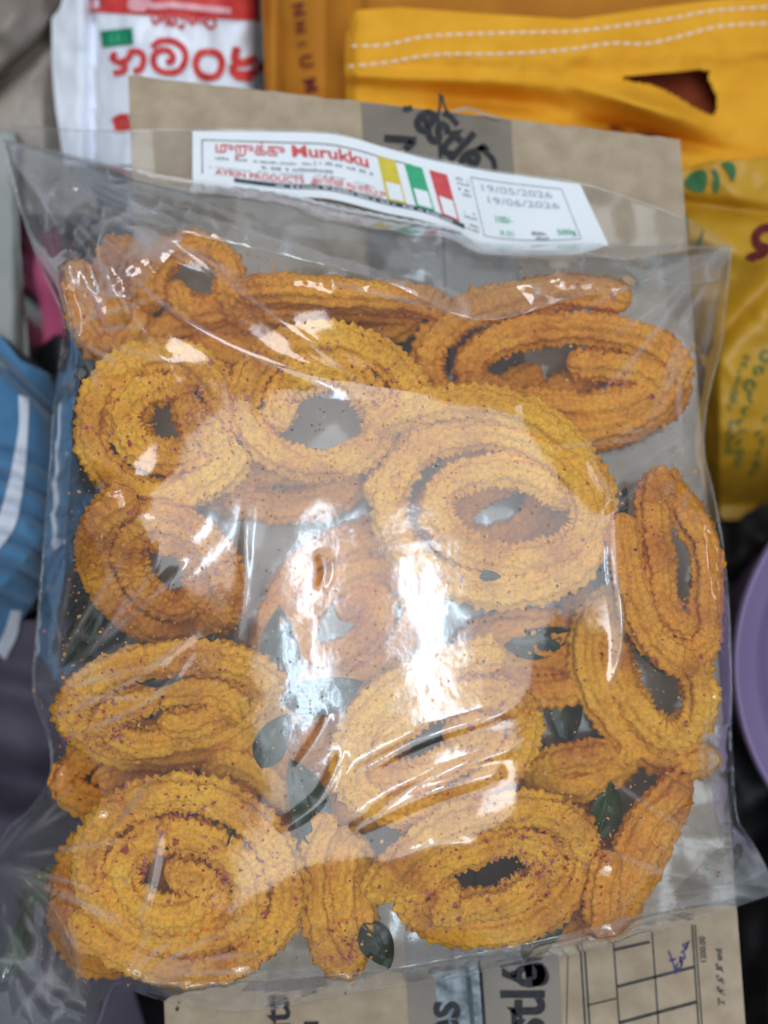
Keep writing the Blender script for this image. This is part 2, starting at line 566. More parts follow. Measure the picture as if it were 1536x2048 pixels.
flap('flap', edge_top_l, [], [(960, 2200), BL], [])
flap('flap', edge_top_r, [], [BR, (964, 2200)], [])
corner = [P(*c, BOX_Z) for c in (TL, TR, BR, BL)]


def wall(a, b, inset=0.0012):
    cen = sum(corner) / 4
    a = a + (cen - a) / np.linalg.norm(cen - a) * inset; b = b + (cen - b) / np.linalg.norm(cen - b) * inset
    d = (b - a) / np.linalg.norm(b - a)
    nrm = np.array([-d[1], d[0], 0])
    if np.dot(nrm, cen - a) < 0: nrm = -nrm
    V = []
    for zz in (0.0, BOX_Z - TH - 0.0002):
        for q in (a, b, b + nrm * TH - d * TH * 1.05, a + nrm * TH + d * TH * 1.05):
            V.append((q[0], q[1], zz))
    F = [(3, 2, 1, 0), (4, 5, 6, 7)] + [(i, (i + 1) % 4, 4 + (i + 1) % 4, 4 + i) for i in range(4)]
    mesh('side_panel', V, F, M['card'], box, smooth=False)


for i in range(4):
    wall(corner[i], corner[(i + 1) % 4])
# tape with a torn end lifting over the far edge
tp = slab('packing_tape', [(826, 2199), (1134, 2199), (1022, 240), (985, 234), (905, 226), (722, 204)], BOX_Z + 0.0001, BOX_Z + 0.0004, M['tape'], box)
ztape = lambda x, y: np.full(np.shape(x), BOX_Z + 0.0004)
strokes('tape_crease', [[(874, 226), (880, 300), (900, 800), (940, 1600), (972, 2100)]], 7, ztape, M['ink'], box, 0.0001)
strokes('torn_fibre', [[(874, 240), (880, 210), (879, 186)], [(884, 190), (890, 215), (912, 246)]], 5, ztape, M['ink'], box, 0.0004)
strokes('torn_fibre', [[(905, 224), (935, 217), (975, 230), (1000, 236)]], 7, ztape, M['card'], box, 0.0006)
# printing
text('estlé', (820, 244), 98, -42, ztape, M['ink'], box, bold=0.036, sx=0.86)
strokes('lettering', [[(806, 216), (814, 218), (824, 214)], [(886, 226), (900, 232), (915, 250)], [(958, 292), (985, 318), (990, 340)]], 11, ztape, M['ink'], box)
strokes('lettering', [[(768, 276), (833, 281)], [(825, 284), (810, 300)]], 15, ztape, M['ink'], box, smooth=False)
text('Nestlé', (1087, 2208), 122, 90, ztape, M['ink'], box, bold=0.026, sx=0.86)
strokes('lettering', [[(1030, 2200), (1028, 2030), (1025, 2018)], [(1028, 1955), (1027, 1942)]], 11, ztape, M['ink'], box, smooth=False)
strokes('lettering', [[(1050, 1944), (1078, 1938), (1086, 1958), (1064, 1962)]], 24, ztape, M['ink'], box)
quad_patch('worn_patch', [(871, 1960), (962, 1940), (966, 2060), (876, 2060)], ztape, M['worn'], box, 0.0001)
text('es', (918, 2085), 108, 90, ztape, M['ink'], box, bold=0.018, sx=0.9, eps=0.0004)
strokes('lettering', [[(937, 1955), (945, 2048), (947, 2110)]], 9, ztape, M['dark_label'], box, 0.0004)
text('un u', (640, 2150), 62, 92, zbox, M['ink'], box, bold=0.014)
text('nuts', (582, 2122), 78, 92, zbox, M['ink'], box, bold=0.022)
strokes('lettering', [[(356, 2014), (353, 2022)]], 6, zbox, M['ink'], box, smooth=False)
# printed table
ruled = [((1160, 1880), (1175, 2120), 4), ((1168, 1880), (1184, 2120), 4), ((1226, 1870), (1244, 2120), 3.2), ((1304, 1860), (1322, 2120), 3.2),
         ((1384, 1850), (1402, 2120), 3.4), ((1390, 1850), (1409, 2120), 3.0), ((1228, 1900), (1300, 1884), 6), ((1233, 1974), (1388, 1934), 6),
         ((1175, 2011), (1233, 1997), 3), ((1239, 2046), (1393, 2004), 6.5), ((1136, 1900), (1132, 2120), 2)]
for a, b, wd in ruled:
    strokes('printed_line', [[a, b]], wd, zbox, M['grey_ink'], box, smooth=False, eps=0.0002)
strokes('handwriting', [[(1337, 1902), (1346, 1925), (1352, 1948)], [(1338, 1922), (1352, 1918)], [(1356, 1926), (1352, 1938), (1362, 1934), (1365, 1920), (1358, 1924)],
                        [(1364, 1932), (1360, 1915), (1370, 1917), (1368, 1905)], [(1362, 1906), (1372, 1898), (1374, 1888), (1366, 1890), (1372, 1896), (1378, 1882)]],
        3.2, zbox, M['blue_ink'], box, 0.0003)
text('1200.00', (1413, 1927), 17, 93, zbox, M['grey_ink'], box, bold=0.012)
text('2" ,4" ,6" ,8" and', (1449, 2010), 18, 93, zbox, M['grey_ink'], box, bold=0.02, sx=0.95)

# ================================================================== THE SPIRALS
ALLV = []


def murukku(label, cx, cy, z, a, b, rot, tilt, turns, ph, seed, m='mur_y', sgn=1, rs_px=35, drift=(0, 0), lump=0.0, flat=0.92, name='murukku'):
    k = K(z)
    if z > 0.1225 and turns > 1.4: turns += 0.38
    rs = rs_px * 1.05 * k
    wst = rs * 1.78
    A, B = a * k - rs + wst * 0.42, b * k - rs + wst * 0.42
    r = np.random.default_rng(seed)
    per = 2 * math.pi * (A + B) / 2 * turns * 0.75
    ns = int(np.clip(per / 0.00050, 160, 900))
    th = np.linspace(0, 2 * math.pi * turns, ns)
    t = th / (2 * math.pi)
    sa = np.maximum(A - wst * t, rs * 0.35); sb = np.maximum(B - wst * t, rs * 0.22)
    ang = R(ph) + sgn * th
    wob = 1 + 0.05 * fbm(np.stack([th * 0.7, 0 * th, 0 * th], -1), seed, 2)
    C = np.stack([sa * wob * np.cos(ang) + drift[0] * k * t, sb * wob * np.sin(ang) + drift[1] * k * t,
                  rs * 0.42 * fbm(np.stack([th * 0.8, 0 * th + 3, 0 * th], -1), seed + 5, 2)], -1)
    T = np.gradient(C, axis=0); T /= np.linalg.norm(T, axis=1)[:, None] + 1e-12
    up = np.array([0, 0, 1.0])
    Nn = np.cross(up, T); Nn /= np.linalg.norm(Nn, axis=1)[:, None] + 1e-12
    Bn = np.cross(T, Nn)
    s = np.r_[0, np.cumsum(np.linalg.norm(np.diff(C, axis=0), axis=1))]
    nphi = 40
    phi = np.linspace(0, 2 * math.pi, nphi, endpoint=False)
    PH, SS = np.meshgrid(phi, s)
    tw = SS * 25 + 0.8 * seed
    NR = 8
    q = (PH * NR / (2 * math.pi) + tw * 0.15)
    ridx = np.floor(q); rf = q - ridx
    ridge = 1 - np.abs(2 * rf - 1) ** 1.8
    toothn = noise(np.stack([SS / 0.0042, np.mod(ridx, NR) * 3.1, 0 * SS + seed], -1), seed + 9)
    tooth = 0.5 + 0.5 * np.sin(2 * math.pi * SS / 0.00235 + np.mod(ridx, NR) * 2.4 + 3.4 * toothn)
    pos = C[:, None, :] + (Nn[:, None, :] * np.cos(PH)[..., None] + Bn[:, None, :] * np.sin(PH)[..., None]) * rs
    big = fbm(pos / 0.0065, seed + 20, 2)
    fine = fbm(pos / 0.0015, seed + 30, 3)
    rr = rs * (0.75 + 0.19 * ridge + 0.27 * ridge * tooth * (0.22 + 0.78 * np.abs(np.cos(PH)) ** 2.5) * (0.55 + 0.75 * np.abs(big)) + 0.12 * big + (0.13 + lump * 0.10) * fine)
    nib = np.clip((fbm(pos / 0.0042, seed + 40, 2) - 0.42) / 0.35, 0, 1)      # chipped ridges
    rr = rr * (1 - 0.16 * nib)
    e = np.minimum(s, s[-1] - s) / (rs * 1.1)
    cap = np.sqrt(np.clip(1 - (1 - np.clip(e, 0, 1)) ** 2, 0.02, 1))
    rr = rr * cap[:, None]
    V = C[:, None, :] + Nn[:, None, :] * (np.cos(PH) * rr)[..., None] + Bn[:, None, :] * (np.sin(PH) * rr * flat)[..., None]
    V = V.reshape(-1, 3)
    tl, ro = R(tilt), R(rot)
    V = np.stack([V[:, 0], V[:, 1] * math.cos(tl) - V[:, 2] * math.sin(tl), V[:, 1] * math.sin(tl) + V[:, 2] * math.cos(tl)], -1)
    V = np.stack([V[:, 0] * math.cos(ro) - V[:, 1] * math.sin(ro), V[:, 0] * math.sin(ro) + V[:, 1] * math.cos(ro), V[:, 2]], -1)
    base = P(cx, cy, z)
    i = np.arange(ns - 1)[:, None] * nphi; j = np.arange(nphi)[None]
    j2 = (j + 1) % nphi
    F = np.stack([i + j, i + j2, i + nphi + j2, i + nphi + j], -1).reshape(-1, 4)
    F = F if sgn > 0 else F[:, ::-1]
    o = mesh(name, V, F, M[m])
    me = o.data
    # end caps
    o.location = base
    tag(o, label, 'snack', 'fried spirals in the clear bag')
    if z > 0.1225:          # the upper layer is held level by the taut film
        o.location = P(cx, cy, z) + 0
        top_ = np.percentile(V[:, 2], 99.7) + base[2]
        dz = np.clip(0.1385 - top_, -0.006, 0.006)
        o.location = P(cx, cy, base[2] + dz)
    lowest = (V[:, 2] + o.location.z).min()
    if lowest < BOX_Z + 0.0012:
        o.location.z += BOX_Z + 0.0012 - lowest
    ALLV.append(V + np.array(o.location))
    return o


#        label                                                                cx    cy    z      a    b   rot tilt turns ph seed
murukku('small upright spiral at the upper corner beneath the gathered film', 234, 585, 0.1150, 145, 95, 84, 38, 1.9, 70, 1, 'mur_o', 1, 33)
murukku('brown arched spiral with a pale open eye beside the upright one', 398, 575, 0.1150, 112, 108, 10, 20, 1.15, 200, 2, 'mur_o', -1, 33)
murukku('long spiral seen edge-on as a bar below the paper label', 668, 628, 0.1170, 230, 110, -3, 66, 1.6, 10, 3, 'mur_o', 1, 33)
murukku('large oval spiral of wide open loops under the far right corner of the film', 1108, 745, 0.1180, 290, 172, -3, 14, 2.12, 60, 4, 'mur_o', 1, 34, (26, -4))
murukku('broken loop lying beneath the large open oval spiral', 1190, 800, 0.1090, 205, 105, 8, -6, 1.1, 120, 41, 'mur_o', 1, 32)
murukku('bright yellow spiral with a crumbly red-flecked end against the left edge of the bag', 322, 838, 0.1290, 188, 178, 20, -4, 1.46, -42, 5, 'mur_y', -1, 36, (10, 6), 0.5)
murukku('crumbly upright knot of dough between the two bright yellow spirals', 425, 860, 0.1330, 108, 46, 112, 10, 0.8, 30, 51, 'mur_y', 1, 33, (0, 0), 1.0)
murukku('yellow ring spiral with a big open eye, crossed by the bright film ridge', 652, 830, 0.1270, 208, 184, -8, 6, 1.42, -60, 6, 'mur_y', 1, 36, (-8, 4))
murukku('widest pale spiral in the middle with a dark offset eye', 940, 1008, 0.1340, 280, 228, -10, 3, 2.0, 150, 7, 'mur_y', -1, 36, (42, 4))
murukku('tilted brown-yellow spiral stacked beneath the bright one at the left edge', 345, 1150, 0.1245, 172, 215, 0, 46, 1.75, 100, 8, 'mur_o', 1, 35, (6, 10))
murukku('broad yellow half-moon spiral with a black leaf resting on its rim', 352, 1400, 0.1260, 248, 175, 10, 38, 1.9, -20, 9, 'mur_y', -1, 36, (0, -14))
murukku('big dark-lit spiral in the bottom corner with a thin leaf on top', 372, 1748, 0.1270, 248, 212, -12, 3, 2.35, 215, 10, 'mur_y', 1, 36, (-6, -10), 0.3)
murukku('narrow spiral standing on edge between the two large bottom spirals', 690, 1785, 0.1190, 162, 92, 88, 40, 1.7, 20, 11, 'mur_y', 1, 34)
murukku('tilted oval spiral at the bottom with a brown slit eye', 985, 1755, 0.1290, 232, 172, 20, 22, 1.75, 170, 12, 'mur_y', -1, 35, (-8, -4), 0.2)
murukku('washed-out oval spiral below the white glare with a dark teal eye', 885, 1485, 0.1260, 232, 165, 22, 12, 1.75, 40, 13, 'mur_y', 1, 36, (0, 0))
murukku('leaning ring spiral high on the right side with a small brown eye', 1350, 1122, 0.1250, 214, 132, 98, 30, 1.38, 60, 14, 'mur_o', 1, 35, (0, 4))
murukku('tilted spiral below the leaning ring with a black gap between them', 1295, 1345, 0.1170, 208, 150, 118, -18, 1.6, 200, 15, 'mur_y', -1, 35)
murukku('narrow slanting spiral standing near the lower right corner of the bag', 1283, 1690, 0.1200, 190, 108, 62, 42, 1.8, 100, 16, 'mur_o', 1, 34)
murukku('short broken curl below the half-moon spiral', 490, 1580, 0.1150, 105, 62, -40, 10, 0.9, 20, 17, 'mur_y', 1, 32)
murukku('brown broken piece glimpsed between the two dark leaves in the middle', 615, 1490, 0.1120, 92, 62, 12, 12, 0.8, 190, 18, 'mur_o', 1, 32)
murukku('shaded spiral deep in the bag behind the glare', 700, 1240, 0.1068, 205, 165, 35, 0, 2.3, 0, 19, 'mur_o', 1, 33)
murukku('pale tilted curl on the right of the washed-out oval spiral', 1150, 1530, 0.1135, 125, 70, 18, 14, 1.2, 10, 20, 'mur_y', -1, 33)
murukku('round broken knob beside the leaf at the bottom edge', 1160, 1836, 0.1075, 62, 46, 60, 0, 0.7, 10, 21, 'mur_o', 1, 32)
murukku('brown spiral low in the bag seen through the eye of the widest one', 1010, 1030, 0.1080, 190, 150, 20, 0, 2.0, 40, 25, 'mur_o', 1, 33)
murukku('brown spiral low in the bag between the top row and the bright yellow spirals', 480, 720, 0.1075, 200, 95, -12, 0, 1.7, 40, 30, 'mur_o', 1, 33)
murukku('brown spiral at the bottom of the bag under the washed-out oval', 700, 1560, 0.1075, 150, 130, 30, 0, 1.7, 200, 26, 'mur_o', -1, 33)
murukku('brown curl low in the gap between the widest spiral and the leaning ring', 1170, 1230, 0.1075, 105, 70, 60, 0, 1.2, 100, 27, 'mur_o', 1, 33)
murukku('brown spiral half buried below the ring with the big open eye', 560, 960, 0.1085, 190, 90, -5, 0, 1.4, 100, 28, 'mur_o', 1, 33)
murukku('brown curl low beside the slanting spiral', 1160, 1700, 0.1075, 110, 80, 80, 0, 1.3, 100, 29, 'mur_o', 1, 33)
murukku('deep lying spiral under the lower left corner of the film', 250, 1800, 0.1075, 165, 150, 40, 0, 1.5, 0, 22, 'mur_o', 1, 33)
murukku('dark low spiral showing between half-moon and bottom corner spirals', 270, 1555, 0.1065, 170, 100, 5, 0, 1.5, 0, 23, 'mur_o', 1, 33)
murukku('pale flat spiral half hidden below the widest one', 1060, 1330, 0.1080, 165, 100, -10, 0, 1.6, 30, 24, 'mur_o', 1, 33)

# ================================================================== CURRY LEAVES


def leaf(label, cx, cy, z, length, width, rot, m='leaf', curl=0.25, tiltx=0.0, seed=0, tiltl=0.0):
    k = K(z)
    Ln, Wd = length * k / 2, width * k / 2
    nu, nv = 22, 9
    u = np.linspace(-1, 1, nu); v = np.linspace(-1, 1, nv)
    U, Vv = np.meshgrid(u, v)
    prof = np.clip(1 - np.abs(U) ** 2.2, 0, 1) ** 0.8 * (1 - 0.25 * U)
    x = U * Ln; y = Vv * Wd * prof
    zz = np.abs(Vv) * prof * Wd * 0.35 + curl * Ln * U ** 2 * 0.5 + 0.0011 * n2(U * 3, Vv * 3, 1.0, seed) + 0.00018 * np.cos((U * 9 - np.abs(Vv) * 2.2) * 3.1) * np.abs(Vv) + 0.0016 * np.sin(U * 2.3 + seed) * Vv
    y = y + 0.12 * Ln * (U ** 2) * (1 if seed % 2 else -1)
    V = np.stack([x, y, zz], -1).reshape(-1, 3)
    low = V.copy(); low[:, 2] -= 0.0003
    F = grid_faces(nu, nv)
    n = len(V)
    Vall = np.vstack([V, low])
    Fall = np.vstack([F[:, ::-1], F + n])

    def pose(Vx):
        t, ro, tb = R(tiltx), R(rot), R(tiltl)
        Vx = np.stack([Vx[:, 0], Vx[:, 1] * math.cos(t) - Vx[:, 2] * math.sin(t), Vx[:, 1] * math.sin(t) + Vx[:, 2] * math.cos(t)], -1)
        Vx = np.stack([Vx[:, 0] * math.cos(tb) - Vx[:, 2] * math.sin(tb), Vx[:, 1], Vx[:, 0] * math.sin(tb) + Vx[:, 2] * math.cos(tb)], -1)
        return np.stack([Vx[:, 0] * math.cos(ro) - Vx[:, 1] * math.sin(ro), Vx[:, 0] * math.sin(ro) + Vx[:, 1] * math.cos(ro), Vx[:, 2]], -1)
    o = mesh('curry_leaf', pose(Vall), Fall, M[m])
    o.location = P(cx, cy, z)
    ys = 0.12 * Ln * (u ** 2) * (1 if seed % 2 else -1)
    rib = []
    for i in range(nu):
        zc = curl * Ln * u[i] ** 2 * 0.5
        for a in range(6):
            rib.append((u[i] * Ln, ys[i] + 0.00035 * math.cos(a * math.pi / 3), zc + 0.0003 + 0.00035 * math.sin(a * math.pi / 3)))
    Fr = [(i * 6 + a, i * 6 + (a + 1) % 6, i * 6 + 6 + (a + 1) % 6, i * 6 + 6 + a) for i in range(nu - 1) for a in range(6)]
    rb = mesh('midrib', pose(np.array(rib)), Fr, M[m])
    rb.parent = o
    tag(o, label, 'leaf', 'curry leaves in the clear bag')
    ALLV.append(pose(Vall) + np.array(o.location))
    return o


leaf('black fried leaf lying on the rim of the half-moon spiral', 362, 1322, 0.1330, 190, 62, 30, 'leaf', 0.15, 10, 1)
leaf('thin dark leaf standing on the big bottom corner spiral', 476, 1680, 0.1345, 118, 36, 78, 'leaf', 0.1, 0, 2)
leaf('large blackish leaf between the bottom corner spiral and the washed-out one', 618, 1600, 0.1240, 180, 78, 108, 'leaf', 0.15, 5, 3)
leaf('dark leaf pressed to the film left of the glare', 548, 1478, 0.1300, 120, 66, 62, 'leaf', 0.1, -8, 4)
leaf('dark leaf under the white glare in the middle', 648, 1392, 0.1260, 165, 72, 14, 'leaf', 0.1, 0, 5)
leaf('dark leaf tucked beside the edge-on spiral at the bottom', 757, 1888, 0.1200, 100, 62, -60, 'leaf', 0.1, 0, 6)
leaf('green leaf under the lower rim of the tilted oval spiral', 1105, 1852, 0.1130, 165, 50, 48, 'leaf_light', 0.2, 10, 7)
leaf('small drooping leaf by the round knob at the bottom edge', 1187, 1835, 0.1160, 95, 26, -65, 'leaf', 0.2, 0, 8)
leaf('dark green leaf left of the slanting spiral', 1212, 1622, 0.1140, 120, 60, 75, 'leaf_light', 0.1, 0, 9)
leaf('olive green leaf beside the rim of the bottom corner spiral', 95, 1765, 0.1080, 130, 62, 35, 'leaf_light', 0.1, 0, 10)
leaf('green leaf loose in the lower left corner of the film', 42, 1885, 0.1075, 150, 46, 72, 'leaf_light', 0.1, 0, 11)
leaf('tiny leaf scrap stuck on the widest pale spiral', 980, 1152, 0.1385, 42, 22, 0, 'leaf', 0.05, 0, 12)
leaf('blackish leaf at the left edge of the film above the half-moon spiral', 168, 1272, 0.1080, 150, 60, 60, 'leaf', 0.1, 0, 13)
leaf('dark leaf added to darken the gap right of the widest spiral', 1215, 1085, 0.1150, 230, 70, 78, 'leaf', 0.05, 0, 14)  # leaf put in to darken this shadowy gap
leaf('blue-black leaf lying in the eye of the washed-out oval spiral', 868, 1500, 0.1150, 120, 70, 40, 'leaf', 0.05, 0, 15)
leaf('dark leaf in the gap below the leaning ring', 1290, 1280, 0.1085, 150, 60, -55, 'leaf', 0.05, 0, 16)
leaf('dark leaf under the far end of the pale flat spiral', 1130, 1400, 0.1085, 170, 60, 85, 'leaf', 0.05, 0, 18)

leaf('dark leaf added for shade deep in the bag right of the glare', 1085, 1285, 0.1130, 150, 60, 12, 'leaf', 0.05, 0, 19)  # added leaf, stands for the shade in this gap
leaf('dark leaf added for shade deep in the bag left of the glare', 560, 1300, 0.1120, 170, 76, 98, 'leaf', 0.05, 0, 20)  # added leaf, darkens the gap where only shade lies

# ================================================================== THE BAG
front_top = [(6, 279), (150, 312), (300, 346), (390, 362), (560, 386), (760, 428), (900, 456), (975, 489), (1215, 490), (1462, 494)]
back_top = [(22, 252), (200, 262), (385, 259), (640, 262), (768, 293), (968, 338), (1160, 366), (1375, 440), (1462, 493)]
left_e = [(6, 279), (60, 480), (128, 640), (112, 780), (100, 950), (85, 1150), (68, 1380), (108, 1520), (60, 1620), (-20, 1720), (-70, 2000), (-60, 2110)]
left_b = [(22, 252)] + left_e[1:]
right_e = [(1462, 494), (1450, 620), (1440, 700), (1405, 860), (1425, 980), (1452, 1150), (1462, 1380), (1460, 1500), (1475, 1640), (1515, 1700), (1552, 1785)]
bottom_e = [(-60, 2110), (150, 2110), (215, 1992), (245, 1966), (330, 2000), (490, 2020), (700, 1985), (850, 1962), (1130, 1910), (1330, 1855), (1552, 1785)]
left_e, right_e, bottom_e, left_b = [smooth_poly(q, 6) for q in (left_e, right_e, bottom_e, left_b)]


def zback(x, y):
    x = np.asarray(x, float); y = np.asarray(y, float)
    lx = 258 + (y - 150) * 0.0405
    over = np.clip((lx - 10 - x) / 200, 0, 2)
    rx = 1362 + (y - 278) * 0.073
    overr = np.clip((x - rx) / 120, 0, 2)
    z = BOX_Z + 0.0009 - 0.010 * over ** 1.4 - 0.006 * overr
    top = np.clip((560 - y) / 120, 0, 1)
    z = z + top * (0.0016 + 0.0011 * np.sin(x / 130.0 + 0.6) + 0.0008 * np.sin(x / 61.0))
    z = z + 0.0009 * (n2(x, y, 120, 77) + 1)
    return z


# ---- film height: a membrane resting on what is in the bag, slightly blown up
CELL = 5.0
gx = np.arange(-90, 1580, CELL); gy = np.arange(230, 2140, CELL)
GX, GY = np.meshgrid(gx, gy)
outline = np.vstack([np.array(front_top), right_e, bottom_e[::-1], left_e[::-1]])
msk = inside(GX, GY, outline)
obs = np.full(GX.shape, -1.0)
for V in ALLV:
    px, py = to_px(V)
    ix = np.round((px - gx[0]) / CELL).astype(int); iy = np.round((py - gy[0]) / CELL).astype(int)
    ok = (ix >= 0) & (ix < len(gx)) & (iy >= 0) & (iy < len(gy))
    np.maximum.at(obs, (iy[ok], ix[ok]), V[ok, 2])
ZB = zback(GX, GY)
raw = obs.copy()
obs = np.maximum(obs + 0.0010, ZB + 0.0008)
for _ in range(6):      # the film bridges gaps and does not follow every ridge
    q = obs.copy()
    for dx, dy in ((1, 0), (-1, 0), (0, 1), (0, -1)):
        q = np.maximum(q, np.roll(np.roll(obs, dx, 1), dy, 0))
    obs = q
PRESS = 5.0e-6
edge_z = ZB + 0.0008


def nb(Zx):
    return 0.25 * (np.roll(Zx, 1, 0) + np.roll(Zx, -1, 0) + np.roll(Zx, 1, 1) + np.roll(Zx, -1, 1))


def blur(Zx, n):
    for _ in range(n):
        Zx = 0.5 * Zx + 0.5 * nb(Zx)
    return Zx


obs = np.where(msk, np.maximum(blur(obs, 60), ZB + 0.0008), edge_z)
Z = obs.copy()
for it in range(1400):
    Z = np.where(msk, np.maximum(obs, nb(Z) + PRESS), edge_z)


# taut film: heavy smoothing on a coarse grid, kept above the contents
ST = 4
ny, nx = (len(gy) // ST) * ST, (len(gx) // ST) * ST
pool = lambda A, f: f(f(A[:ny, :nx].reshape(ny // ST, ST, nx // ST, ST), 3), 1)
oC, zC = pool(obs, np.max), pool(Z, np.mean)
mC = pool(msk.astype(float), np.mean) > 0.5
eC = pool(edge_z, np.mean)
def mx(A, f):
    return f(f(f(f(A, np.roll(A, 1, 0)), np.roll(A, -1, 0)), np.roll(A, 1, 1)), np.roll(A, -1, 1))


cl = oC.copy()
for _ in range(8):
    cl = mx(cl, np.maximum)
for _ in range(9):
    cl = mx(cl, np.minimum)
oC = np.where(mC, np.maximum(oC, cl), oC)       # the film spans the gaps between the spirals
for rep in range(14):
    zC = np.where(mC, np.maximum(blur(zC, 34), oC), eC)
zC = np.where(mC, blur(zC, 26), eC)
yy = (np.arange(len(gy)) - (ST - 1) / 2) / ST; xx = (np.arange(len(gx)) - (ST - 1) / 2) / ST
yy = np.clip(yy, 0, zC.shape[0] - 1.001); xx = np.clip(xx, 0, zC.shape[1] - 1.001)
iy, ix = yy.astype(int), xx.astype(int); fy, fx = (yy - iy)[:, None], (xx - ix)[None]
Zs = zC[iy][:, ix] * (1 - fy) * (1 - fx) + zC[iy + 1][:, ix] * fy * (1 - fx) + zC[iy][:, ix + 1] * (1 - fy) * fx + zC[iy + 1][:, ix + 1] * fy * fx
Zs = np.where(msk, blur(np.where(msk, Zs, edge_z), 40), edge_z)
Zs = np.where(msk, Zs + 0.0012 * np.clip((Zs - edge_z) / 0.012, 0, 1), edge_z)
lift = np.clip(obs - 0.0008 - Zs, 0, 0.03)
for _ in range(6):
    lift = np.maximum(blur(lift, 10), lift * 0.9)
Z = np.where(msk, blur(Zs + blur(lift, 20), 10), edge_z)


RS = 0.42
CR = np.zeros(GX.shape)


def ridge(pts, amp, sig, taper=True, sharp=1.0):
    """a crease of the film along a photo polyline: height amp (m), half width sig (photo px)"""
    global Z
    p = smooth_poly(pts, 14)
    d = np.r_[0, np.cumsum(np.hypot(*np.diff(p, axis=0).T))]; d /= d[-1]
    lo = p.min(0) - 5 * sig; hi = p.max(0) + 5 * sig
    sel = (GX > lo[0]) & (GX < hi[0]) & (GY > lo[1]) & (GY < hi[1]) & msk
    q = np.stack([GX[sel], GY[sel]], -1)
    best = np.full(len(q), 1e9); tt = np.zeros(len(q))
    for i in range(len(p) - 1):
        a, b = p[i], p[i + 1]
        ab = b - a
        t = np.clip(((q - a) @ ab) / (ab @ ab + 1e-9), 0, 1)
        dd = np.hypot(*(q - a - t[:, None] * ab).T)
        m_ = dd < best
        best[m_] = dd[m_]; tt[m_] = d[i] + t[m_] * (d[i + 1] - d[i])
    tp_ = np.sin(np.clip(tt, 0, 1) * math.pi) ** 0.6 if taper else 1.0
    prof = np.exp(-(best / sig) ** (2 if sharp >= 1 else 1.1))
    Z[sel] += RS * amp * tp_ * prof
    if sig < 26 and amp > 0:
        brk = 0.35 + 0.65 * np.clip(n2(q[:, 0], q[:, 1], 45, int(abs(p[0, 0]))) + 0.4, 0, 1)
        CR[sel] = np.maximum(CR[sel], tp_ * brk * np.exp(-(best / 4.0) ** 2))


# gathered corner at the upper left and the long bright ridge running from it
ridge([(20, 292), (150, 400), (215, 500), (330, 610), (480, 700), (640, 760), (860, 792)], 0.0040, 22)
ridge([(30, 285), (180, 345), (360, 420), (520, 470), (760, 545), (960, 640)], 0.0022, 14)
ridge([(40, 300), (110, 450), (150, 560), (205, 690)], 0.0016, 12)
ridge([(120, 690), (210, 600), (250, 520)], 0.0018, 12)
ridge([(60, 310), (230, 380), (330, 440)], 0.0013, 9)
ridge([(30, 284), (120, 318), (260, 365), (420, 395)], 0.0016, 9)
ridge([(400, 380), (560, 410), (700, 455), (880, 480)], 0.0014, 9)
ridge([(960, 505), (1150, 500), (1300, 540), (1440, 520)], 0.0018, 14)
ridge([(640, 560), (850, 610), (1000, 660)], 0.0013, 12)
ridge([(330, 480), (430, 530), (500, 590)], 0.0012, 8)
# right side folds
ridge([(1448, 530), (1410, 700), (1380, 800), (1405, 870)], 0.0022, 16)
ridge([(1400, 620), (1360, 760), (1370, 880), (1440, 1020)], 0.0018, 14)
ridge([(1240, 950), (1230, 1100), (1245, 1280), (1215, 1400)], 0.0016, 13)
ridge([(1450, 1390), (1405, 1480), (1420, 1600), (1470, 1700)], 0.0030, 16)
ridge([(1300, 1820), (1400, 1740), (1530, 1760)], 0.0018, 16)
ridge([(1180, 870), (1190, 930), (1230, 1000)], 0.0015, 14)
# left side creases
ridge([(500, 1000), (492, 1080), (490, 1180), (470, 1290)], 0.0016, 9)
ridge([(90, 1390), (200, 1280), (300, 1150), (330, 1060)], 0.0014, 11)
ridge([(100, 1440), (250, 1370), (400, 1260)], 0.0012, 9)
ridge([(130, 1480), (300, 1400), (390, 1300)], 0.0009, 6)
ridge([(125, 700), (118, 900), (130, 1100), (90, 1350)], 0.0012, 10)
ridge([(110, 1530), (50, 1640), (-10, 1720)], 0.0024, 14)
rw = np.random.default_rng(21)


def fan(c, a0, a1, n, l0, l1, amp, sig):
    """fine wrinkles running out from a pulled corner"""
    for i in range(n):
        a = R(rw.uniform(a0, a1)); l = rw.uniform(l0, l1); s0 = rw.uniform(0.02, 0.35)
        b = rw.normal(0, 0.10)
        q = [(c[0] + l * t * math.cos(a + b * t), c[1] + l * t * math.sin(a + b * t)) for t in (s0, 0.45, 0.7, 1.0)]
        ridge(q, amp * rw.uniform(0.4, 1.0) / RS, sig * rw.uniform(0.8, 1.5))


fan((6, 279), 12, 75, 22, 220, 620, 0.0010, 8)
fan((6, 279), 10, 30, 10, 400, 1000, 0.0009, 8)
fan((1462, 494), 100, 172, 12, 150, 420, 0.0008, 8)
fan((-20, 1720), -40, 50, 12, 120, 330, 0.0010, 8)
fan((1545, 1785), 160, 240, 12, 140, 420, 0.0009, 8)
fan((240, 1970), -70, 10, 10, 120, 330, 0.0007, 8)
fan((80, 1390), -75, 10, 12, 120, 420, 0.0007, 8)
fan((1410, 860), 70, 200, 12, 100, 320, 0.0007, 8)
fan((120, 660), -60, 60, 9, 100, 260, 0.0007, 8)
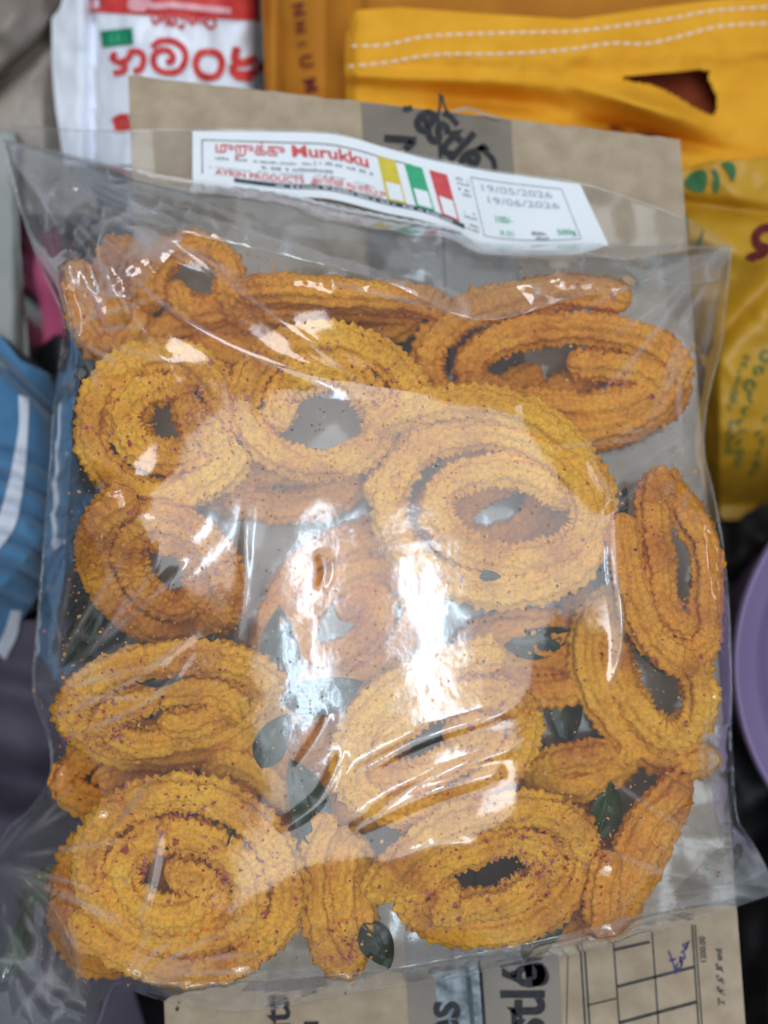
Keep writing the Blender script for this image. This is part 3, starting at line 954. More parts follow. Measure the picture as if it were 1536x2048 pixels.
# bottom gusset
ridge([(0, 1730), (90, 1790), (150, 1880), (140, 2040)], 0.0035, 15)
ridge([(-10, 1800), (40, 1930), (120, 2040)], 0.0026, 13)
ridge([(215, 1990), (330, 1950), (520, 1945), (760, 1960)], 0.0022, 10)
ridge([(760, 1950), (1000, 1915), (1250, 1850), (1480, 1790)], 0.0022, 12)
ridge([(520, 2010), (640, 1975), (760, 1960)], 0.0018, 9)
ridge([(230, 1990), (260, 1975), (330, 1995), (470, 2015)], 0.0022, 8)
ridge([(10, 1980), (70, 1960), (160, 1990)], 0.0018, 12)
# the middle of the bag is blown up taut
rc = np.hypot((GX - 760) / 470, (GY - 1300) / 680)
wc = np.clip((1 - rc) / 0.55, 0, 1); wc = wc * wc * (3 - 2 * wc)
zc_ = 0.1424 - 0.00055 * np.clip((GX - 750) / 300, -2, 2) ** 2 * 0.6 + 0.00004 * n2(GX, GY, 170, 207, 1) + 0.000012 * n2(GX, GY, 40, 205, 1)
Z = Z * (1 - wc) + zc_ * wc
# drag folds below the glare
ridge([(690, 1560), (840, 1480), (960, 1440), (1060, 1400)], 0.0018, 14)
ridge([(700, 1660), (850, 1590), (1010, 1540)], 0.0022, 16)
ridge([(740, 1620), (900, 1540), (1080, 1480)], 0.0014, 10)
ridge([(790, 1720), (870, 1690), (960, 1690)], 0.0012, 8)
ridge([(560, 1660), (640, 1600), (690, 1500)], 0.0016, 11)
ridge([(590, 1540), (640, 1470), (660, 1420)], 0.0010, 8)
ridge([(640, 1100), (650, 1140), (640, 1180)], 0.0010, 7)
ed = np.zeros(GX.shape); er = msk.copy()
for _ in range(40):
    er = er & np.roll(er, 1, 0) & np.roll(er, -1, 0) & np.roll(er, 1, 1) & np.roll(er, -1, 1)
    ed += er


def crumple(x, y, s, seed):
    """sharp creases with smooth facets between"""
    wx = x + 30 * n2(x, y, 130, seed + 3); wy = y + 30 * n2(x, y, 130, seed + 4)
    return (1 - 2 * np.abs(n2(wx, wy, s, seed, 1))) + 0.5 * (1 - 2 * np.abs(n2(wx, wy, s * 0.55, seed + 1, 1)))


Z = Z + np.where(msk, 0.0007 * np.exp(-ed * CELL / 60.0) * np.clip(ed / 3, 0, 1) * crumple(GX, GY, 75, 15), 0)
Z = Z + np.where(msk, (0.00004 + 0.00008 * np.clip(np.hypot((GX - 745) / 420, (GY - 1240) / 420) - 0.5, 0, 1)) * n2(GX, GY, 90, 3, 2), 0)
Z = np.where(msk, blur(Z, 3), edge_z)
for _ in range(3):          # nothing pokes through the film
    up_ = np.clip(raw + 0.0004 - Z, 0, 0.03) * msk
    up_ = mx(mx(up_, np.maximum), np.maximum)
    Z = Z + blur(up_, 6)
Z = np.maximum(Z, ZB + 0.0006)


def sample(A, x, y):
    fx = np.clip((np.asarray(x, float) - gx[0]) / CELL, 0, len(gx) - 1.001); fy = np.clip((np.asarray(y, float) - gy[0]) / CELL, 0, len(gy) - 1.001)
    ix = fx.astype(int); iy = fy.astype(int)
    a = fx - ix; b = fy - iy
    return A[iy, ix] * (1 - a) * (1 - b) + A[iy, ix + 1] * a * (1 - b) + A[iy + 1, ix] * (1 - a) * b + A[iy + 1, ix + 1] * a * b


def zfilm(x, y):
    return sample(Z, x, y)


bag = empty('plastic_bag', P(760, 1150, BOX_Z))
tag(bag, 'large clear crinkled plastic bag filled with fried yellow spirals', 'bag')
NU, NV = 360, 440
X, Y, U, Vv = coons(front_top, bottom_e, left_e, right_e, NU, NV)


def crease_attr(o, val):
    a = o.data.attributes.new('crease', 'FLOAT', 'POINT')
    a.data.foreach_set('value', np.asarray(val, np.float32).ravel())


ff = mesh('front_film', P(X, Y, zfilm(X, Y)).reshape(-1, 3), grid_faces(NU, NV), M['film'], bag)
crease_attr(ff, sample(CR, X, Y))
X, Y, U, Vv = coons(back_top, bottom_e, left_b, right_e, 120, 150)
mesh('back_film', P(X, Y, zback(X, Y)).reshape(-1, 3), grid_faces(120, 150), M['film_back'], bag)
# folded-over film: mouth band, bottom band and the bunched lower corners


def fold(top, bottom, left, right, nu, nv, amp, sc, seed, rise=0.0007):
    X, Y, U, V = coons(smooth_poly(top, 6), smooth_poly(bottom, 6), left, right, nu, nv)
    base = np.maximum(zfilm(X, Y), zback(X, Y) + 0.0004)
    hgt = amp * (crumple(X, Y, sc, seed) + 1.2) * (np.sin(np.clip(V, 0, 1) * math.pi) ** 0.5 * 0.8 + 0.2)
    o = mesh('folded_film', P(X, Y, base + rise + hgt).reshape(-1, 3), grid_faces(nu, nv), M['film_fold'], bag)
    c = crumple(X, Y, sc, seed)
    edge = np.exp(-(np.minimum(V, 1 - V) / 0.05) ** 2)
    crease_attr(o, np.clip((c - 1.05) / 0.4, 0, 1) * 0.8 + 0.35 * edge)


fold([(6, 279), (150, 312), (300, 346), (390, 362), (560, 386), (760, 428), (900, 456), (975, 489), (1215, 490), (1462, 494)],
     [(14, 300), (160, 400), (330, 455), (520, 500), (760, 560), (960, 640), (1180, 590), (1455, 560)], [(6, 279), (14, 300)], [(1462, 494), (1455, 560)], 240, 40, 0.0006, 60, 25)
fold([(-30, 1715), (60, 1765), (130, 1850), (170, 1960)], [(-70, 2110), (40, 2110), (110, 2110), (176, 2080)], [(-30, 1715), (-70, 2110)], [(170, 1960), (176, 2080)], 60, 100, 0.0016, 70, 35)
fold([(246, 1955), (340, 1965), (490, 1962), (700, 1945), (850, 1925), (1130, 1868), (1330, 1812), (1540, 1745)],
     [(240, 1972), (330, 2002), (490, 2021), (700, 1986), (850, 1963), (1130, 1911), (1330, 1856), (1552, 1786)], [(246, 1955), (240, 1972)], [(1540, 1745), (1552, 1786)], 220, 24, 0.0007, 50, 45)
fold([(1405, 1470), (1435, 1460), (1462, 1440)], [(1340, 1790), (1450, 1770), (1550, 1775)], [(1405, 1470), (1425, 1600), (1440, 1690), (1340, 1790)], [(1462, 1440), (1474, 1640), (1515, 1700), (1550, 1775)], 60, 110, 0.0012, 60, 55)
fold([(128, 640), (160, 650)], [(70, 1380), (120, 1370)], [(128, 640), (112, 780), (100, 950), (85, 1150), (70, 1380)], [(160, 650), (150, 800), (140, 950), (128, 1150), (120, 1370)], 24, 160, 0.0008, 70, 65)
fold([(6, 279), (150, 316), (300, 352), (420, 400)], [(70, 490), (130, 560), (190, 590), (260, 600)], [(6, 279), (70, 490)], [(420, 400), (350, 500), (260, 600)], 90, 90, 0.0012, 55, 75)
# welded edges: a thin rolled lip of film along mouth and bottom


def lip(name, pts, zf, rad, dz=0.0):
    p = smooth_poly(pts, 4)
    c = P(p[:, 0], p[:, 1], zf(p[:, 0], p[:, 1]) + dz)
    T = np.gradient(c, axis=0); T /= np.linalg.norm(T, axis=1)[:, None]
    Nn = np.cross([0, 0, 1.0], T); Nn /= np.linalg.norm(Nn, axis=1)[:, None]
    a = np.linspace(0, 2 * math.pi, 6, endpoint=False)
    V = c[:, None] + rad * (Nn[:, None] * np.cos(a)[None, :, None] * 1.6 + np.array([0, 0, 1.0]) * np.sin(a)[None, :, None])
    n = len(c)
    F = np.array([(i * 6 + k, i * 6 + (k + 1) % 6, i * 6 + 6 + (k + 1) % 6, i * 6 + 6 + k) for i in range(n - 1) for k in range(6)])
    mesh(name, V.reshape(-1, 3), F, M['film_back'], bag)


lip('mouth_edge', front_top, zfilm, 0.00025)
lip('mouth_edge', back_top, zback, 0.00025)
lip('bottom_seal', bottom_e[::3], zback, 0.0003, 0.0006)
lip('side_seal', left_e[::4], zback, 0.0003, 0.0006)
lip('side_seal', right_e[::4], zback, 0.0003, 0.0006)

# ---- spice and crumbs clinging to the film and the spirals
def flakes(name, label, n, sizes, mats, probs, on_film=True, seed=3):
    r = np.random.default_rng(seed)
    Vs, Fs, mi = [], [], []
    cnt = 0
    tries = 0
    big = np.vstack([v[::3] for v in ALLV[:32]])
    bx_, by_ = to_px(big)
    pw_ = np.full(len(big), 0.22)
    for cx_, cy_, sg_ in ((430, 860, 70), (240, 890, 50), (220, 1450, 90), (470, 1560, 70), (930, 1650, 80), (300, 1620, 90), (560, 1720, 60), (760, 720, 90), (470, 1100, 60), (700, 1900, 80), (1050, 1700, 90)):
        pw_ += 2.2 * np.exp(-((bx_ - cx_) ** 2 + (by_ - cy_) ** 2) / (2 * sg_ ** 2))
    pick = r.choice(len(big), n * 14, p=pw_ / pw_.sum())
    while cnt < n and tries < n * 14:
        tries += 1
        if on_film:
            x = r.uniform(60, 1480); y = r.uniform(480, 2000)
            dens = 0.12 + 0.88 * float(n2(x, y, 160, 8) > -0.05) * (1.0 if x < 480 or y > 1500 else 0.35)
            if r.random() > dens or not inside(np.array([x]), np.array([y]), outline)[0]:
                continue
            z = float(zfilm(x, y)) - 0.0004
            if z < BOX_Z + 0.002 and r.random() < 0.6:
                continue
            c = P(x, y, z)
        else:
            c = big[pick[tries - 1]]
            x, y = to_px(c)
            if c[2] < float(zfilm(x, y)) - 0.012:
                continue
            c = c + np.array([0, 0, 0.0002])
        s = r.uniform(*sizes) * (1.0 if r.random() < 0.8 else 1.8)
        k = 5
        a0 = r.uniform(0, 6.28)
        rad = s * r.uniform(0.45, 1.0, k)
        st_ = r.uniform(0.45, 1.0)
        ang = a0 + np.arange(k) * 2 * math.pi / k
        pts = np.stack([rad * np.cos(ang), rad * np.sin(ang) * st_, r.uniform(-0.2, 0.2, k) * s], -1)
        ro = r.uniform(0, 6.28)
        pts[:, :2] = pts[:, :2] @ np.array([[math.cos(ro), -math.sin(ro)], [math.sin(ro), math.cos(ro)]])
        th = s * 0.25
        b0 = len(Vs)
        Vs += list(c + pts) + list(c + pts * 0.7 - np.array([0, 0, th]))
        Fs.append(tuple(range(b0, b0 + k))); Fs.append(tuple(range(b0 + 2 * k - 1, b0 + k - 1, -1)))
        Fs += [(b0 + i, b0 + k + i, b0 + k + (i + 1) % k, b0 + (i + 1) % k) for i in range(k)]
        mi += [r.choice(len(mats), p=probs)] * (k + 2)
        cnt += 1
    o = mesh(name, np.array(Vs), Fs, [M[q] for q in mats], None, smooth=False, mi=mi)
    tag(o, label, 'crumbs', kind='stuff')
    return o


flakes('fried_crumbs', 'tiny orange crumbs and spice grains clinging to the inside of the film', 2600, (0.00016, 0.00048), ['crumb', 'chilli', 'darkbit'], [0.62, 0.33, 0.05], True, 3)
flakes('chilli_flakes', 'red chilli flakes scattered over the fried spirals', 3000, (0.00018, 0.0010), ['chilli', 'darkbit', 'crumb'], [0.74, 0.02, 0.24], False, 4)

# ================================================================== PAPER LABEL
lab = empty('paper_label', P(800, 380, BOX_Z + 0.004))
tag(lab, 'white printed paper label with yellow, green and red panels in the mouth of the bag', 'label')
LT = smooth_poly([(385, 262), (620, 265), (700, 275), (768, 295), (868, 321), (968, 341), (1050, 353), (1160, 368)], 8)
LB = smooth_poly([(385, 366), (560, 392), (660, 398), (768, 425), (868, 447), (968, 490), (1080, 500), (1217, 490)], 8)


def lmap(u, v):
    u = np.asarray(u, float); v = np.asarray(v, float)[..., None]
    return poly_at(LT, u) * (1 - v) + poly_at(LB, u) * v


def zlab(x, y):
    return zback(x, y) + 0.0012 + 0.0006 * np.sin(np.asarray(x) / 90.0)


def lab_mesh(name, uv, F, m, eps=0.00015, smooth=False, thick=False):
    uv = np.asarray(uv, float)
    p = lmap(uv[:, 0], uv[:, 1])
    V = P(p[:, 0], p[:, 1], zlab(p[:, 0], p[:, 1]) + eps)
    return mesh(name, V, F, m, lab, smooth)


def lab_rect(name, u0, v0, u1, v1, m, eps=0.00015, n=8, skew=0.0):
    U, V = np.meshgrid(np.linspace(u0, u1, n), np.linspace(v0, v1, n))
    return lab_mesh(name, np.stack([U.ravel() + skew * (V.ravel() - v0), V.ravel()], -1), grid_faces(n, n)[:, ::-1], m, eps)


def lab_text(body, u, v, h, m, length=None, bold=0.0, eps=0.0003):
    """h: letter height as share of label height; length: share of label length"""
    V, F = text_geo(body, bold)
    wmax = V[:, 0].max()
    L = length if length else wmax * h * 0.13
    uv = np.stack([u + V[:, 0] / wmax * L, v - V[:, 1] * h], -1)
    return lab_mesh('lettering', uv, F, m, eps)


U, V = np.meshgrid(np.linspace(0, 1, 120), np.linspace(0, 1, 14))
lab_mesh('sheet', np.stack([U.ravel(), V.ravel()], -1), grid_faces(120, 14)[:, ::-1], M['paper'], 0.0, True)
lab_rect('border_line', 0.022, 0.155, 0.56, 0.172, M['dark_label'], n=24)
lab_rect('border_line', 0.022, 0.155, 0.0255, 0.80, M['text_grey'])
lab_rect('border_band', 0.10, 0.80, 0.665, 0.872, M['dark_label'], n=40)
lab_text('முறுக்கு', 0.055, 0.375, 0.26, M['red_label'], 0.175, 0.012)
lab_text('Murukku', 0.245, 0.375, 0.25, M['red_label'], 0.195, 0.024)
lab_text('AYRIN PRODUCTS', 0.055, 0.775, 0.135, M['red_label'], 0.215, 0.016)
lab_text('அயிரின் தயாரிப்பு', 0.285, 0.775, 0.15, M['red_label'], 0.185, 0.012)


def lab_scrawl(u0, u1, v, h, m, seed, wd=0.012):
    """one line of print too small to read"""
    r = np.random.default_rng(seed)
    V, F = [], []
    u = u0
    while u < u1:
        wl = r.uniform(0.004, 0.010)
        if r.random() < 0.22:
            u += wl; continue
        hh = h * r.uniform(0.5, 1.0)
        b = len(V)
        V += [(u, v), (u + wl * 0.7, v), (u + wl * 0.7, v - hh), (u, v - hh)]
        F.append((b, b + 1, b + 2, b + 3))
        u += wl
    return lab_mesh('fine_print', V, F, m, 0.0003)


lab_scrawl(0.055, 0.13, 0.50, 0.05, M['text_grey'], 1)
lab_scrawl(0.15, 0.30, 0.50, 0.035, M['text_grey'], 2)
lab_scrawl(0.30, 0.44, 0.48, 0.05, M['text_grey'], 3)
lab_scrawl(0.17, 0.34, 0.60, 0.05, M['text_grey'], 4)
lab_scrawl(0.04, 0.44, 0.66, 0.02, M['text_grey'], 5)
lab_scrawl(0.20, 0.63, 0.852, 0.03, M['paper'], 6)
for u0, m in ((0.468, 'yellow_label'), (0.538, 'green_label'), (0.603, 'red_label')):
    p = lab_rect('colour_panel', u0, 0.16, u0 + 0.047, 0.80, M[m], 0.0002, skew=0.006)
    pw_ = lab_rect('panel_window', u0 + 0.009, 0.52, u0 + 0.045, 0.77, M['paper'], 0.0004, skew=0.006)
    pw_.parent = p
    pw_.matrix_parent_inverse.identity()
    for q in range(3):
        lab_scrawl(u0 + 0.011, u0 + 0.038, 0.60 + q * 0.06, 0.028, M['text_grey'], 20 + q + int(u0 * 100))
for q, v in enumerate((0.16, 0.22, 0.30, 0.36, 0.60, 0.66, 0.76, 0.82)):
    lab_scrawl(0.672, 0.70, v + 0.03, 0.03, M['text_grey'], 40 + q)
lab_rect('border_line', 0.712, 0.12, 0.714, 0.88, M['text_grey'])
lab_rect('border_line', 0.712, 0.115, 0.945, 0.127, M['text_grey'], n=16)
lab_rect('border_line', 0.943, 0.115, 0.945, 0.85, M['text_grey'])
lab_rect('border_line', 0.712, 0.865, 0.945, 0.877, M['text_grey'], n=16)
lab_text('19/05/2026', 0.728, 0.27, 0.125, M['pale_ink'], 0.185, 0.004)
lab_text('19/06/2026', 0.736, 0.42, 0.125, M['pale_ink'], 0.185, 0.004)
lab_text('100/-', 0.748, 0.66, 0.12, M['green_label'], 0.045, 0.01)
lab_text('X.01', 0.752, 0.83, 0.10, M['green_label'], 0.034, 0.004)
lab_scrawl(0.825, 0.862, 0.80, 0.05, M['text_grey'], 60)
lab_scrawl(0.838, 0.866, 0.86, 0.04, M['text_grey'], 61)
lab_text('500g', 0.893, 0.80, 0.11, M['green_label'], 0.044, 0.012)

# ================================================================== SURROUNDINGS
# ---- white and red packet behind the box
sp = empty('white_packet', P(330, 130, 0.0))
tag(sp, 'white plastic packet with big red letters and a green patch behind the box', 'packet')


def zsalt(x, y):
    x = np.asarray(x, float); y = np.asarray(y, float)
    t = np.clip((x - 100) / 425, 0, 1)
    body = 0.068 + 0.014 * np.sin(np.clip((x - 190) / 330, 0, 1) * math.pi) ** 0.7
    gus = 0.060 + 0.008 * np.clip((x - 100) / 60, 0, 1) - 0.008 * np.exp(-((x - 188) / 14) ** 2)
    z = np.where(x < 190, gus, body)
    z = z - 0.02 * np.clip((x - 490) / 35, 0, 1) ** 2
    z = z + 0.0016 * n2(x, y, 55, 31) + 0.0012 * n2(x, y * 0.4, 30, 33)
    return z


pack('body', [(120, -80), (530, -80)], [(120, 330), (528, 330)], [(150, -80), (120, 18), (104, 35), (105, 140), (112, 220), (130, 330)], [(522, -80), (524, 120), (528, 330)],
     zsalt, 0.02, M['white_film'], sp, 70, 70)
quad_patch('red_band', [(176, -60), (520, -60), (521, 42), (182, 24)], zsalt, M['red'], sp, 0.0006, 40)
quad_patch('white_flash', [(243, -60), (330, -60), (290, 24), (262, 22)], zsalt, M['pink_print'], sp, 0.0012, 20)
strokes('lettering', [[(255, 12), (280, 6), (310, 12), (345, 10), (380, 14), (420, 18), (462, 22)]], 13, zsalt, M['pink_print'], sp, 0.0012)
quad_patch('green_patch', [(200, 62), (264, 55), (266, 88), (204, 95)], zsalt, M['green'], sp, 0.0006, 14)
strokes('lettering', [[(222, 66), (224, 86)], [(236, 64), (238, 84)], [(250, 64), (250, 82), (258, 78)]], 5, zsalt, M['green_label'], sp, 0.0010)
small = [[(303, 34), (308, 46), (316, 40), (318, 32)], [(322, 44), (328, 34), (336, 44), (330, 50)], [(340, 34), (342, 50), (352, 42), (348, 34)], [(356, 50), (362, 56), (368, 46)],
         [(360, 38), (370, 34), (376, 44)], [(380, 32), (384, 48), (392, 34)], [(396, 46), (396, 34), (404, 34), (404, 48)], [(410, 50), (416, 36), (428, 38), (430, 50), (420, 56), (412, 48)]]
strokes('lettering', small, 5.5, zsalt, M['red'], sp, 0.0008)
strokes('lettering', [[(231, 104), (224, 116), (236, 124), (249, 130), (246, 142), (226, 146)]], 12, zsalt, M['red'], sp, 0.0008)
strokes('lettering', [[(256, 106), (268, 102), (282, 106), (287, 120), (280, 138), (266, 142)], [(240, 124), (254, 118), (262, 104)]], 12, zsalt, M['red'], sp, 0.0008)
strokes('lettering', [[(303, 94), (320, 82), (345, 82), (366, 96), (371, 118), (358, 140), (334, 145), (312, 136), (306, 116), (316, 102), (334, 100), (346, 112), (342, 122), (332, 124)]],
        12, zsalt, M['red'], sp, 0.0008)
strokes('lettering', [[(417, 102), (436, 108), (444, 126), (436, 148), (417, 155), (398, 146), (391, 126), (399, 108), (417, 102)]], 14, zsalt, M['red'], sp, 0.0008)
strokes('lettering', [[(474, 94), (470, 118), (484, 126), (508, 120), (516, 134), (500, 148), (470, 146), (466, 128)], [(470, 150), (505, 156)]], 17, zsalt, M['red'], sp, 0.0008)
strokes('lettering', [[(226, 246), (240, 236), (258, 236)], [(228, 256), (262, 252)]], 16, zsalt, M['red'], sp, 0.0008)

# ---- orange bag with stitched hem and hand hole
ob = empty('stitched_shopping_bag', P(1150, 200, 0.0))
tag(ob, 'bright orange cloth shopping bag with two rows of white stitching and a hand hole', 'bag')


def zor(x, y):
    x = np.asarray(x, float); y = np.asarray(y, float)
    z = 0.078 + 0.004 * np.sin((x - 700) / 190.0) - 0.004 * np.clip((y - 180) / 200, 0, 1)
    z = z + 0.015 * np.exp(-(((x - 1290) / 95) ** 2 + ((y - 214 - 0.30 * (x - 1290)) / 24) ** 2))
    z = z - 0.012 * np.exp(-(((x - 1290) / 110) ** 2 + ((y - 268 - 0.22 * (x - 1290)) / 16) ** 2))
    z = z - 0.010 * np.exp(-(((x - 1180) / 60) ** 2 + ((y - 268) / 30) ** 2))
    z = z - 0.011 * np.exp(-(((x - 930 - (y - 180) * 2.2) / 140) ** 2 + ((y - 205) / 30) ** 2)) + 0.004 * np.exp(-((y - 160 - 0.05 * (x - 900)) / 16) ** 2) * np.clip((1180 - x) / 300, 0, 1)
    z = z + 0.0030 * np.exp(-((y - 108 + 0.00012 * (x - 1000) ** 2 * 0.4) / 30) ** 2)
    z = z - 0.012 * np.clip((720 - x) / 34, 0, 1) ** 2
    z = z + 0.0012 * n2(x, y, 90, 41) + 0.0006 * n2(x, y, 34, 44)
    return z


hole = smooth_poly([(1243, 158), (1262, 150), (1330, 147), (1412, 140), (1418, 160), (1434, 196), (1432, 222), (1424, 230), (1394, 218), (1350, 192), (1310, 172), (1268, 164), (1243, 158)], 6)
o = pack('front_panel', [(712, 20), (800, 14), (950, 26), (1150, 38), (1330, 12), (1536, -14), (1660, -16)], [(720, 360), (1100, 420), (1370, 420), (1660, 380)],
         [(712, 20), (694, 62), (690, 130), (694, 200), (720, 360)], [(1660, -16), (1660, 380)], zor, 0.03, M['orange'], ob, 240, 110, hole)
zin = lambda x, y: 0.046 + 0.003 * n2(x, y, 120, 51)
pack('back_panel', [(640, -160), (1700, -160)], [(700, 330), (1690, 330)], [(640, -160), (700, 330)], [(1700, -160), (1690, 330)], zin, 0.02, M['orange_dark'], ob, 40, 30)  # same orange cloth as the front; its shade is in the darker colour
zhole = lambda x, y: 0.064 + 0.002 * n2(x, y, 60, 52)
pack('hole_shade_sheet', [(1200, 100), (1480, 100)], [(1200, 290), (1480, 290)], [(1200, 100), (1200, 290)], [(1480, 100), (1480, 290)], zhole, 0.055, M['hole_shade'], ob, 30, 24)  # added sheet, coloured like the shaded inside of the hole
# stitches, one by one
sv = []
for a in np.linspace(0, 2 * math.pi, 8, endpoint=False):
    sv.append((math.cos(a), math.sin(a)))
SV, SF = [], []
for q, (xx, rr) in enumerate(((-1, 0.25), (-0.8, 0.8), (0.8, 0.8), (1, 0.25))):
    for cx_, sy_ in sv:
        SV.append((xx * 0.00125, cx_ * rr * 0.00050, sy_ * rr * 0.00035))
for q in range(3):
    for k in range(8):
        SF.append((q * 8 + k, q * 8 + (k + 1) % 8, q * 8 + 8 + (k + 1) % 8, q * 8 + 8 + k))
SF += [tuple(range(7, -1, -1)), tuple(range(24, 32))]
stitch_me = bpy.data.meshes.new('stitch')
stitch_me.from_pydata(SV, [], SF)
stitch_me.materials.append(M['thread'])
rows = [[(700, 92), (768, 90), (860, 72), (1000, 66), (1150, 62), (1250, 50), (1340, 38), (1420, 22), (1536, 14), (1600, 12)],
        [(694, 133), (768, 126), (870, 110), (1000, 108), (1130, 100), (1225, 86), (1290, 88), (1370, 70), (1440, 52), (1536, 47), (1600, 46)]]
for row in rows:
    p = smooth_poly(row, 10)
    d = np.hypot(*np.diff(p, axis=0).T).sum()
    n = int(d / 21)
    pts = poly_at(p, np.linspace(0, 1, n + 1))
    for i in range(n):
        a, b = pts[i], pts[i + 1]
        c = (a + b) / 2
        if c[0] > 1545: continue
        o = bpy.data.objects.new('stitch', stitch_me)
        COL.objects.link(o)
        o.parent = ob
        o.matrix_parent_inverse = ob.matrix_basis.inverted()
        wpt = P(c[0], c[1], float(zor(c[0], c[1])) + 0.0003)
        o.location = wpt
        o.rotation_euler = (0, 0, math.atan2(-(b[1] - a[1]), b[0] - a[0]) + random.uniform(-0.06, 0.06))

# ---- second orange bag, folded, with maroon letters
fb = empty('folded_shopping_bag', P(610, 90, 0.0))
tag(fb, 'folded orange bag with a column of maroon letters next to the white packet', 'bag')
zfb = lambda x, y: 0.066 + 0.010 * np.sin((np.asarray(x, float) - 520) / 28.0 + np.asarray(y, float) * 0.002) * 0.35 + 0.006 * np.exp(-((np.asarray(x, float) - 545) / 20) ** 2) - 0.012 * np.clip((np.asarray(x, float) - 650) / 50, 0, 1)
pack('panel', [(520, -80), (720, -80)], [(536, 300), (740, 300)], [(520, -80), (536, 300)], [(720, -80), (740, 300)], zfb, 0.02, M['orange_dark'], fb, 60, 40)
for ch, x, y, s in (('N', 583, 8, 34), ('N', 588, 44, 30), ('I', 594, 86, 26), ('U', 598, 112, 36), ('M', 606, 158, 36)):
    text(ch, (x, y), s, -78, zfb, M['maroon'], fb, bold=0.03, eps=0.0009)

# ---- mustard packet on the right
yp = empty('mustard_packet', P(1470, 700, 0.0))
tag(yp, 'mustard yellow plastic packet with green lettering and leaf print right of the box', 'packet')


def zyp(x, y):
    x = np.asarray(x, float); y = np.asarray(y, float)
    z = 0.082 - 0.022 * np.clip((y - 560) / 320, 0, 1.0) - 0.036 * np.clip((y - 860) / 150, 0, 1) ** 1.5 + 0.006 * np.sin((x - 1360) / 70.0)
    z = z - 0.007 * np.exp(-((y - 412 - 0.12 * (x - 1400)) / 16) ** 2) + 0.006 * np.exp(-((y - 470 - 0.4 * (x - 1400)) / 40) ** 2)
    z = z - 0.010 * np.exp(-((y - 660 + 1.1 * (x - 1440)) / 46) ** 2)
    z = z - 0.02 * np.clip((1440 - x) / 60, 0, 1) * np.clip((y - 600) / 200, 0, 1)
    return z + 0.0018 * n2(x, y, 60, 61)


pack('body', [(1340, 345), (1420, 322), (1500, 318), (1680, 300)], [(1390, 1010), (1450, 1040), (1680, 1030)], [(1340, 345), (1340, 700), (1390, 1010)], [(1680, 300), (1680, 1030)], zyp, 0.01, M['yellow_pack'], yp, 70, 130)


def blob(name, pts, zf, m, parent, eps=0.0009):
    p = smooth_poly(pts + [pts[0]], 6)[:-1]
    c = p.mean(0)
    V = np.vstack([c[None], p, c + (p - c) * 0.5])
    n = len(p)
    F = [(0, 1 + n + i, 1 + n + (i + 1) % n) for i in range(n)] + [(1 + n + i, 1 + i, 1 + (i + 1) % n, 1 + n + (i + 1) % n) for i in range(n)]
    return print_mesh(name, V, F, zf, m, parent, eps)


blob('leaf_print', [(1366, 366), (1382, 346), (1408, 340), (1414, 360), (1404, 384), (1380, 378)], zyp, M['green_dark'], yp)
blob('leaf_print', [(1422, 338), (1434, 342), (1440, 364), (1432, 388), (1426, 372), (1428, 352)], zyp, M['green_dark'], yp)
blob('leaf_print', [(1442, 326), (1462, 324), (1472, 340), (1466, 362), (1456, 344)], zyp, M['green_dark'], yp)
blob('leaf_print', [(1386, 494), (1398, 478), (1406, 456), (1404, 480), (1396, 502)], zyp, M['green_dark'], yp)
blob('leaf_print', [(1368, 420), (1376, 440), (1376, 470), (1368, 456)], zyp, M['green_dark'], yp)
strokes('lettering', [[(1544, 454), (1524, 458), (1512, 472), (1516, 490), (1532, 496), (1524, 508), (1504, 514), (1500, 522)]], 17, zyp, M['maroon'], yp, 0.0010)
rrn = np.random.default_rng(5)
for (x0, y0, x1, y1, n, wd) in ((1492, 716, 1462, 815, 8, 6.5), (1534, 712, 1500, 772, 3, 12), (1506, 796, 1484, 848, 3, 10), (1536, 840, 1520, 870, 2, 9),
                                (1466, 848, 1458, 905, 4, 8), (1486, 866, 1478, 925, 4, 8), (1530, 884, 1506, 950, 4, 8)):
    ls = []
    for t in np.linspace(0, 1, n):
        cx_, cy_ = x0 + (x1 - x0) * t, y0 + (y1 - y0) * t
        s = wd * 0.95
        ls.append([(cx_ + s * math.cos(a) * rrn.uniform(0.6, 1.1), cy_ + s * math.sin(a) * rrn.uniform(0.6, 1.1)) for a in np.linspace(rrn.uniform(0, 3), rrn.uniform(4.5, 8), 6)])
    strokes('lettering', ls, wd * 0.42, zyp, M['green_dark'], yp, 0.0010)

# ---- lilac bowl
pb = empty('plastic_bowl', P(1911, 1340, 0.0))
tag(pb, 'lilac plastic bowl with a ringed rim at the right edge of the picture', 'bowl')
bc = P(1911, 1340, 0.096)
kb = K(0.096) * 1.785
prof = [(0.0, 0.062), (120, 0.060), (176, 0.062), (196, 0.074), (206, 0.088), (209, 0.0915), (214, 0.0920), (217, 0.0935), (222, 0.0942), (238, 0.0950), (243, 0.0962), (246, 0.0955), (247, 0.0930),
        (244, 0.0915), (236, 0.0900), (222, 0.0880), (205, 0.060), (190, 0.030), (178, 0.004), (172, 0.0), (0.0, 0.0)]
nseg = 96
V, F = [], []
for r_, z_ in prof:
    for k in range(nseg):
        a = 2 * math.pi * k / nseg
        V.append((bc[0] + r_ * kb * math.cos(a), bc[1] + r_ * kb * math.sin(a), z_))
for i in range(len(prof) - 1):
    for k in range(nseg):
        F.append((i * nseg + k, i * nseg + (k + 1) % nseg, (i + 1) * nseg + (k + 1) % nseg, (i + 1) * nseg + k))
bo = mesh('shell', V, np.array(F), M['purple'], pb)

# ---- blue jersey on the left
bj = empty('blue_jersey', P(40, 950, 0.0))
tag(bj, 'blue jersey cloth with a white stripe bunched at the left of the bag', 'cloth')


